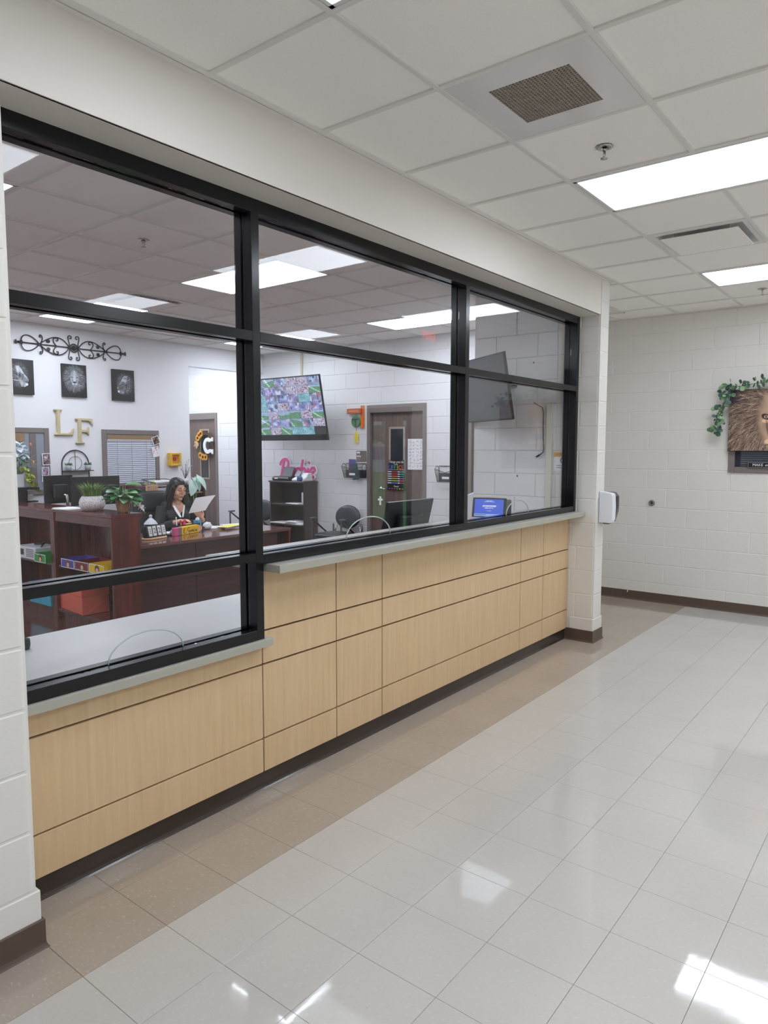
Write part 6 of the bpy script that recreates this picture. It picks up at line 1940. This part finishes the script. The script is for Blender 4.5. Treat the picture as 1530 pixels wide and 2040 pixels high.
for s in (-1, 1):
    body.ball(hp(s * .036, -.052, -.030), (.028, .034, .034), 12, 8, HR)
    body.ball(hp(s * .040, -.02, -.075), (.020, .036, .024), 12, 8, HR)
    body.ball(hp(s * .030, -.078, .016), (.019, .014, .011), 12, 8, HR)
    body.ball(hp(s * .030, -.083, .034), (.024, .012, .008), 12, 8, HR)
    body.ball(hp(s * .073, .008, -.008), (.010, .018, .030), 10, 8, HR)
    body.ball(hp(s * .011, -.098, -.026), (.008, .009, .007), 8, 6, HR)
body.tube([hp(0, -.086, .026), hp(0, -.100, -.004), hp(0, -.110, -.024)], [.007, .0085, .0105], 10)
body.ball(hp(0, -.091, -.056), (.022, .010, .008), 12, 8, HR)
body.ball(hp(0, -.089, -.068), (.019, .010, .008), 12, 8, HR)
body.tube([hp(0, .015, -.05), (0, .015, 1.06), (0, .03, .97)], [.048, .047, .058], 16)
body.ball((0, .03, .87), (.150, .100, .160), 20, 14).ball((0, .05, .69), (.125, .098, .15), 20, 14).ball((0, .09, .56), (.165, .13, .10), 20, 14)
body.ball((-.06, -.04, .87), (.065, .06, .07), 14, 10).ball((.06, -.04, .87), (.065, .06, .07), 14, 10)
body.tube([(-.15, .03, .985), (0, .035, 1.0), (.15, .03, .985)], [.05, .055, .05], 14)
ARM_R = [(-.165, .03, .98), (-.215, -.02, .84), (-.255, -.08, .735), (-.185, -.20, .80), (-.115, -.30, .845)]
ARM_L = [(.165, .03, .98), (.225, .0, .84), (.265, -.05, .725), (.235, -.15, .785), (.20, -.24, .85)]
for A in (ARM_R, ARM_L):
    body.tube(A, [.048, .043, .038, .034, .024], 14)
def hand(m, w, d, n, curl, thumb, k=1.0, spread=0.0):
    """wrist w, hand direction d, back-of-hand normal n, curl per knuckle, thumb side (+1/-1)"""
    d = Vector(d).normalized(); n = (Vector(n) - d * Vector(n).dot(d)).normalized(); s = d.cross(n) * thumb
    R = Matrix((d, s, n)).transposed()
    c = Vector(w) + d * .05 * k
    m.ball(c, (.050 * k, .038 * k, .015 * k), 14, 10, R)
    m.tube([Vector(w) - d * .01, c], [.022 * k, .024 * k], 10)
    for i, (off, ln) in enumerate(((.028, .070), (.010, .079), (-.009, .073), (-.026, .058))):
        p = Vector(w) + (d * .088 + s * off) * k
        dd = (d + s * off * spread * 6).normalized()
        pts = [p - dd * .02 * k]
        a = 0.0
        for j, q in enumerate((.42, .33, .25)):
            a += curl * (0.7 if j == 0 else 1.0)
            v = dd * math.cos(a) - n * math.sin(a)
            if j == 0: pts.append(p)
            p = p + v * ln * q * k
            pts.append(p)
        m.tube(pts, [.0095 * k, .0092 * k, .0085 * k, .0078 * k, .0062 * k], 10)
        m.ball(pts[-1], .0062 * k, 8, 6)
    t0 = Vector(w) + (d * .025 + s * .026) * k
    t1 = t0 + (d * .03 + s * .026 - n * .010) * k
    t2 = t1 + (d * .032 + s * .006 - n * .014) * k
    m.tube([t0, t1, t2], [.013 * k, .0105 * k, .008 * k], 10).ball(t2, .008 * k, 8, 6)
hand(body, ARM_R[-1], (.80, -.48, .16), (.1, -.15, 1), 0.42, -1)
hand(body, ARM_L[-1], (-.62, -.30, .72), (.05, -1, -.25), 0.38, 1)
for s in (-1, 1):
    body.tube([(s * .085, .06, .55), (s * .10, -.16, .545), (s * .10, -.36, .52)], [.085, .075, .056], 14)
    body.tube([(s * .10, -.36, .52), (s * .10, -.30, .30), (s * .10, -.26, .09)], [.056, .05, .035], 14)
    body.ball((s * .10, -.31, .045), (.042, .11, .042), 14, 10)
person = remeshed(body, 'person', SKIN, 0.0042, None, 5)
tag(person, 'seated woman with long black hair in a black jacket reading a sheet of paper', 'person')
person.location = PO; person.rotation_euler.z = PR
# hair
hair = MB()
hair.ball(hp(0, .040, .040), (.088, .100, .088), 20, 14, HR)
hair.ball(hp(0, .02, .070), (.074, .086, .055), 20, 14, HR)
for s in (-1, 1):
    hair.tube([hp(s * .048, -.052, .072), hp(s * .074, -.030, .03), hp(s * .080, -.010, -.05), hp(s * .088, .0, -.12), hp(s * .095, -.005, -.185), hp(s * .098, -.02, -.235)], [.020, .026, .028, .032, .030, .012], 12)
    hair.tube([hp(s * .05, .07, .03), hp(s * .075, .06, -.08), hp(s * .085, .05, -.22)], [.05, .045, .02], 12)
hair.ball(hp(0, .075, -.07), (.085, .045, .16), 18, 12, HR)
ho = remeshed(hair, 'hair', HAIR, 0.005, person, 4)
# jacket
jk = MB()
jk.ball((0, .03, .87), (.163, .114, .165), 20, 14).ball((0, .05, .69), (.142, .115, .16), 20, 14).ball((0, .085, .58), (.178, .142, .10), 20, 14)
jk.ball((-.06, -.042, .87), (.075, .07, .08), 14, 10).ball((.06, -.042, .87), (.075, .07, .08), 14, 10)
jk.tube([(-.155, .03, .985), (0, .04, 1.0), (.155, .03, .985)], [.062, .066, .062], 14)
for A in (ARM_R, ARM_L):
    e = Vector(A[-2]).lerp(Vector(A[-1]), 0.72)
    jk.tube(A[:-1] + [e], [.064, .058, .055, .047, .040], 14)
def vneck(p):
    return p.y < 0.02 and p.z > 0.86 and abs(p.x - 0.004) < 0.066 * (p.z - 0.85) / 0.14
remeshed(jk, 'jacket', SUIT, 0.006, person, 4, vneck)
tp = MB().ball((0, .028, .85), (.146, .107, .12), 20, 14).ball((-.058, -.04, .87), (.066, .066, .07), 14, 10).ball((.058, -.04, .87), (.066, .066, .07), 14, 10)
remeshed(tp, 'top', M('black_top', (24, 24, 28), 0.7), 0.006, person, 3, lambda p: p.z > 0.962)
for s, z1 in ((-1, .80), (1, .84)):
    m = MB()
    a, b = Vector((s * .062, -.045, 1.005)), Vector((s * .012, -.125, .875))
    for i in range(7):
        q = i / 7; q2 = (i + 1) / 7
        p, p2 = a.lerp(b, q), a.lerp(b, q2)
        w = (.010 + .007 * math.sin(PI * q)) * (1 if s < 0 else .6); w2 = (.010 + .007 * math.sin(PI * q2)) * (1 if s < 0 else .6)
        m.add([p + Vector((-w, -.012, 0)), p + Vector((w, -.014, 0)), p2 + Vector((w2, -.014, 0)), p2 + Vector((-w2, -.012, 0))], [(0, 1, 2, 3)])
    m.build('white_collar', WHITE_P, person, recalc=False)
tr = MB()
for s in (-1, 1):
    tr.tube([(s * .085, .08, .56), (s * .10, -.16, .545), (s * .10, -.37, .52)], [.10, .085, .066], 14)
    tr.tube([(s * .10, -.37, .525), (s * .10, -.31, .30), (s * .10, -.265, .10)], [.066, .06, .05], 14)
remeshed(tr, 'trousers', SUIT, 0.008, person, 3)
for s in (-1, 1):
    MB().ball((s * .10, -.315, .042), (.048, .118, .042), 16, 10).build('shoe', BLK, person)
    MB().tube([hp(s * .014, -.0935, .036), hp(s * .030, -.0975, .0435), hp(s * .048, -.086, .037)], [.0022, .003, .0018], 6).build('eyebrow', HAIR, person)
    MB().tube([hp(s * .015, -.0905, .009), hp(s * .030, -.0945, .0045), hp(s * .045, -.084, .010)], [.0014, .0024, .0016], 6).build('eyelashes', HAIR, person)
    MB().ball(hp(s * .076, -.004, -.040), .0075, 8, 6).build('earring', M('pearl', (244, 240, 232), 0.25), person)
LIP = M('lip_rose', (168, 92, 88), 0.45)
MB().tube([hp(-.020, -.090, -.0615), hp(-.008, -.1005, -.0575), hp(0, -.101, -.0590), hp(.008, -.1005, -.0575), hp(.020, -.090, -.0615)], [.0016, .0034, .003, .0034, .0016], 6).tube([hp(-.018, -.090, -.0625), hp(0, -.1, -.0665), hp(.018, -.090, -.0625)], [.0014, .0042, .0014], 6).build('lips', LIP, person)
w = Vector(ARM_L[-1]); dl = (Vector(ARM_L[-1]) - Vector(ARM_L[-2])).normalized()
MB().tube([w - dl * .022, w - dl * .004], [.029, .028], 16, cap=False).build('bracelet', M('ivory_band', (228, 214, 196), 0.4), person)
SHEET = [(2.5404, 4.36, 1.1049), (2.8139, 4.36, 1.1239), (2.5028, 4.44, 0.9326), (2.7263, 4.44, 0.9504)]
# the sheet in her hand, the blue patterned box
TL_, TR_, BL_, BR_ = [Vector(p) for p in SHEET]
t = thing('document', 'white printed sheet held up in the hand of the seated woman', 'papers', BL_)
vs, fs = [], []
N = 8
for i in range(N + 1):
    for j in range(N + 1):
        u, v = i / N, j / N
        p = BL_.lerp(BR_, u).lerp(TL_.lerp(TR_, u), v) - BL_
        p += Vector((0.0, -0.018, 0.004)) * math.sin(PI * u) + Vector((0, 0.02, 0)) * math.sin(PI * v) * .4
        vs.append(p)
for i in range(N):
    for j in range(N):
        a = i * (N + 1) + j
        fs.append((a, a + N + 1, a + N + 2, a + 1))
TRP = bpy.data.materials.new('translucent_paper'); TRP.use_nodes = True
nt = TRP.node_tree; pb = nt.nodes['Principled BSDF']; pb.inputs['Base Color'].default_value = rgb((244, 244, 246)); pb.inputs['Roughness'].default_value = 0.7
tb = nt.nodes.new('ShaderNodeBsdfTranslucent'); tb.inputs[0].default_value = rgb((250, 250, 252)); mx = nt.nodes.new('ShaderNodeMixShader'); mx.inputs[0].default_value = 0.5
nt.links.new(pb.outputs[0], mx.inputs[1]); nt.links.new(tb.outputs[0], mx.inputs[2]); nt.links.new(mx.outputs[0], nt.nodes['Material Output'].inputs[0])
o = MB().add(vs, fs, True).build('sheet', TRP, t, recalc=False)
t = thing('tissue_box', 'blue and white patterned tissue box in front of the seated woman', 'box', (2.605, 4.425, 0.740), 0.3)
bx = MB().box(-.036, .036, -.03, .03, 0, .115).build('carton', M('teal_pattern', (96, 166, 190), 0.5, mottle=(70, 0.5)), t, bevel=0.003)
MB().ball((0, 0, .12), (.03, .02, .025), 10, 6).build('tissue', PAPER, t)

# ================================================================== corridor wall: window, lion canvas, garland, placard
XC_ = XF - 0.005
w5 = shell('window_4', 'taupe framed borrowed window behind the colour lion canvas')
wy0, wy1, wz0, wz1, f = -1.26, -0.35, 1.409, 2.02, 0.056
for a, b, c, d_ in ((wy0, wy0 + f, wz0, wz1), (wy1 - f, wy1, wz0, wz1), (wy0 + f, wy1 - f, wz0, wz0 + f), (wy0 + f, wy1 - f, wz1 - f, wz1)):
    MB().box(XC_ - 0.018, XC_ + 0.03, a, b, c, d_).build('frame', TAUPE, w5, bevel=0.003)
MB().box(XC_ + 0.016, XC_ + 0.02, wy0 + f, wy1 - f, wz0 + f, wz1 - f).build('glass', M('dark_blind_glass', (52, 56, 68), 0.12), w5)
m = MB()
for k in range(24):
    z = wz0 + f + 0.004 + k * 0.021
    m.add([(XC_ + 0.014, wy0 + f + .05, z), (XC_ + 0.014, wy1 - f - .05, z), (XC_ + 0.008, wy1 - f - .05, z + .016), (XC_ + 0.008, wy0 + f + .05, z + .016)], [(0, 1, 2, 3)])
tag(m.build('blind_slats', M('grey_blind', (108, 112, 126), 0.5), w5), kind='stuff')
# colour lion: face in the middle, mane flowing to the sides
CW, CH, CY0 = 0.93, 0.60, -0.345
t = thing('lion_canvas', 'large colour lion canvas hung with leafy garland on the far block wall', 'picture', (XF - 0.024, CY0 - CW / 2, 1.62))
MB().box(-0.036, 0, -CW / 2, CW / 2, 0, CH).build('stretcher', M('dark_canvas_edge', (34, 28, 30), 0.6), t, bevel=0.001)
Hh, Wd = 150, 230
asp = CW / CH
KX, KY, KK = -0.12, -0.09, 1.9
tone, mane, face = lion_front(Wd, Hh, asp, 41, (KX, KY), KK)
yy, xx = np.mgrid[0:Hh, 0:Wd]
xx = (xx / (Wd - 1) * 2 - 1) * asp - KX; yy = 1 - yy / (Hh - 1) * 2 - KY
a_ = np.arctan2(xx, yy + 0.25); r_ = np.hypot(xx, yy)
dark, mid, light = np.array([.27, .18, .16]), np.array([.60, .46, .37]), np.array([.97, .86, .72])
im = np.zeros((Hh, Wd, 3)) + np.array([.19, .18, .22]) + 0.02 * nz(xx, yy, 60, 3)[..., None]
fur(im, 2600, KX, KY + .25, asp, 0.45, 1.75, 71, dark, mid, 0.95, 0.55, 0.55, lambda x, y: y < 0.95 + .0 * x and not (x < -1.1 and y > .55), 2)
fur(im, 3000, KX, KY + .25, asp, 0.45, 1.55, 72, dark * 1.15, light, 0.95, 0.6, 0.42, lambda x, y: not (x < -1.1 and y > .5), 1)
fc = np.clip(tone / 0.72, 0, 1)[..., None]
face_c = np.array([.14, .10, .10]) + fc * np.array([.80, .68, .54])
fm = np.clip(face * 1.6, 0, 1)[..., None]
im = im * (1 - fm) + face_c * fm
picture('print', im, (-0.0366, CW / 2 - .001, .001), (0, -(CW - .002), 0), (0, 0, CH - .002), PRINT, t)
# eucalyptus garland: each leaf a part
t = thing('garland', 'green eucalyptus garland draped over the lion canvas corner', 'garland', (XF - 0.06, CY0, 2.22))
EUC = [M('eucalyptus_green', (98, 128, 92), 0.5, mottle=(25, 0.2)), M('eucalyptus_teal', (72, 102, 94), 0.5, mottle=(25, 0.2)), M('eucalyptus_pale', (150, 178, 140), 0.55, mottle=(25, 0.2))]
def disc_leaf(mat):
    vs = [(0, 0, 0)] + [(0.5 + 0.5 * math.cos(a), 0.46 * math.sin(a), 0.06 * math.sin(a) ** 2) for a in [2 * PI * k / 12 for k in range(12)]]
    me = bpy.data.meshes.new('leaf'); me.from_pydata(vs, [], [(0, k + 1, (k + 1) % 12 + 1) for k in range(12)][:6] + [(0, k + 1, (k + 1) % 12 + 1) for k in range(6, 12)])
    me.materials.append(mat)
    return me
EL = [disc_leaf(m_) for m_ in EUC]
path = [(-0.02, 0.10, -0.42), (-0.025, 0.095, -0.36), (-0.02, 0.075, -0.28), (-0.02, 0.07, -0.20), (-0.03, 0.03, -0.12), (-0.025, 0.035, -0.04), (-0.02, 0.01, 0.02), (-0.02, -0.10, 0.03), (-0.02, -0.20, 0.045), (-0.02, -0.33, 0.06), (-0.02, -0.5, 0.05), (-0.02, -0.7, 0.05), (-0.02, -0.9, 0.03), (-0.02, -0.95, -0.10)]
MB().tube(path, 0.003, 5).build('stem', STEMG, t)
r = random.Random(12)
for k in range(136):
    q = k / 135 * (len(path) - 1.001)
    i = int(q)
    p = Vector(path[i]).lerp(Vector(path[i + 1]), q - i)
    tdir = (Vector(path[i + 1]) - Vector(path[i])).normalized()
    side = Vector((0, tdir.z, -tdir.y)) * (1 if k % 2 else -1)
    d = side * r.uniform(.5, 1) + tdir * r.uniform(-.6, .6) + Vector((r.uniform(-.8, .1), 0, 0))
    place(EL[r.choice([0, 0, 1, 1, 2])], t, p + Vector((-r.uniform(0, .035), r.gauss(0, .022), r.gauss(0, .022))), d, r.choice([PI / 2, PI / 2 + .5, PI / 2 - .6, 1.0]), sc=r.uniform(.034, .058))
bl = MB()
for k in range(40):
    q = r.uniform(0, len(path) - 1.01); i = int(q)
    p = Vector(path[i]).lerp(Vector(path[i + 1]), q - i)
    bl.ball(p + Vector((-.035, r.uniform(-.03, .03), r.uniform(-.03, .03))), .006, 6, 4)
tag(bl.build('seed_heads', M('seed_pale', (206, 214, 200), 0.6), t), kind='stuff')
# placard on the window frame
t = thing('placard', 'narrow black placard with white words under the lion canvas', 'sign', (XF - 0.026, -0.805, 1.458))
MB().box(-0.012, 0, -0.28, 0.28, 0, 0.056).build('board', M('poster_black'), t, bevel=0.001)
WT = M('placard_white', (236, 236, 236), 0.5)
for a, b, c, d_ in ((-0.272, 0.272, 0.003, 0.0045), (-0.272, 0.272, 0.0515, 0.053), (-0.272, -0.2705, 0.003, 0.053), (0.2705, 0.272, 0.003, 0.053)):
    MB().box(-0.0126, -0.012, a, b, c, d_).build('border_line', WT, t)
text('lettering', 'MAKE', 0.036, WT, (-0.013, 0.186, 0.028), U_, V_, 0.001, t)
text('lettering', 'every', 0.036, WT, (-0.013, 0.085, 0.028), U_, V_, 0.001, t, shear=0.35)
# wall bumper
t = thing('wall_bumper', 'round grey wall bumper on the far block wall', 'door stop', (XF - 0.005, 0.387, 1.066))
RXN = Matrix.Rotation(-PI / 2, 3, 'Y')
MB().lathe([(0.03, 0), (0.032, 0.006), (0.028, 0.012), (0.018, 0.012), (0.014, 0.006), (0.002, 0.005)], n=24, R=RXN).build('ring', M('bumper_grey', (128, 126, 122), 0.35, 0.4), t)
MB().ball((-0.005, 0, 0), (0.006, 0.013, 0.013), 12, 8).build('rubber_centre', M('bumper_dark', (58, 56, 54), 0.5), t)
t = thing('paint_fleck', 'tiny white chip on the far brown wall base', 'chip', (XF - 0.0125, 0.615, 0.085))
MB().box(-0.003, 0, -0.005, 0.005, -0.008, 0.012).build('chip', WHITE_P, t, bevel=0.001)
# soap dispenser on the pier's end face
t = thing('soap_dispenser', 'white wall dispenser with dark grey front on the block pier', 'dispenser', (3.57, Y0 - 0.003, 1.022))
MB().prism([(0, 0.004), (0.105, 0.0), (0.118, 0.03), (0.122, 0.13), (0.116, 0.235), (0.104, 0.252), (0, 0.268)], (-0.045, 0, 0), (0, -1, 0), (0, 0, 1), (0.075, 0, 0)).build('cover', M('dispenser_white', (232, 234, 240), 0.25), t, bevel=0.008, seg=2)
MB().prism([(0, 0.012), (0.10, 0.006), (0.126, 0.10), (0.122, 0.23), (0.10, 0.258), (0, 0.262)], (0.031, 0, 0), (0, -1, 0), (0, 0, 1), (0.055, 0, 0)).build('back_body', M('dispenser_grey', (84, 86, 90), 0.25), t, bevel=0.008, seg=2)
MB().box(0.036, 0.08, -0.1275, -0.118, 0.12, 0.225).build('level_window', M('smoke_window', (46, 44, 48), 0.1), t, bevel=0.002)
MB().box(-0.02, 0.05, -0.08, -0.03, -0.01, 0.006).build('nozzle', BLK2, t)
# exit sign hanging in the corridor (seen mirrored in the glass)
t = thing('exit_sign', 'red lit EXIT sign under the corridor ceiling, mirrored in the glass', 'sign', (4.50, -1.73, 2.84), 0)
MB().box(-0.135, 0.135, -0.02, 0.02, 0, 0.15).build('housing', FRAMEW, t, bevel=0.004)
MB().box(-0.05, 0.05, -0.012, 0.012, 0.15, H - 2.84).build('canopy', FRAMEW, t)
REDL = M('exit_red', (255, 50, 40), 0.5, emit=6.0)
text('lettering', 'EXIT', 0.13, REDL, (0, 0.021, 0.072), (-1, 0, 0), V_, 0.001, t)
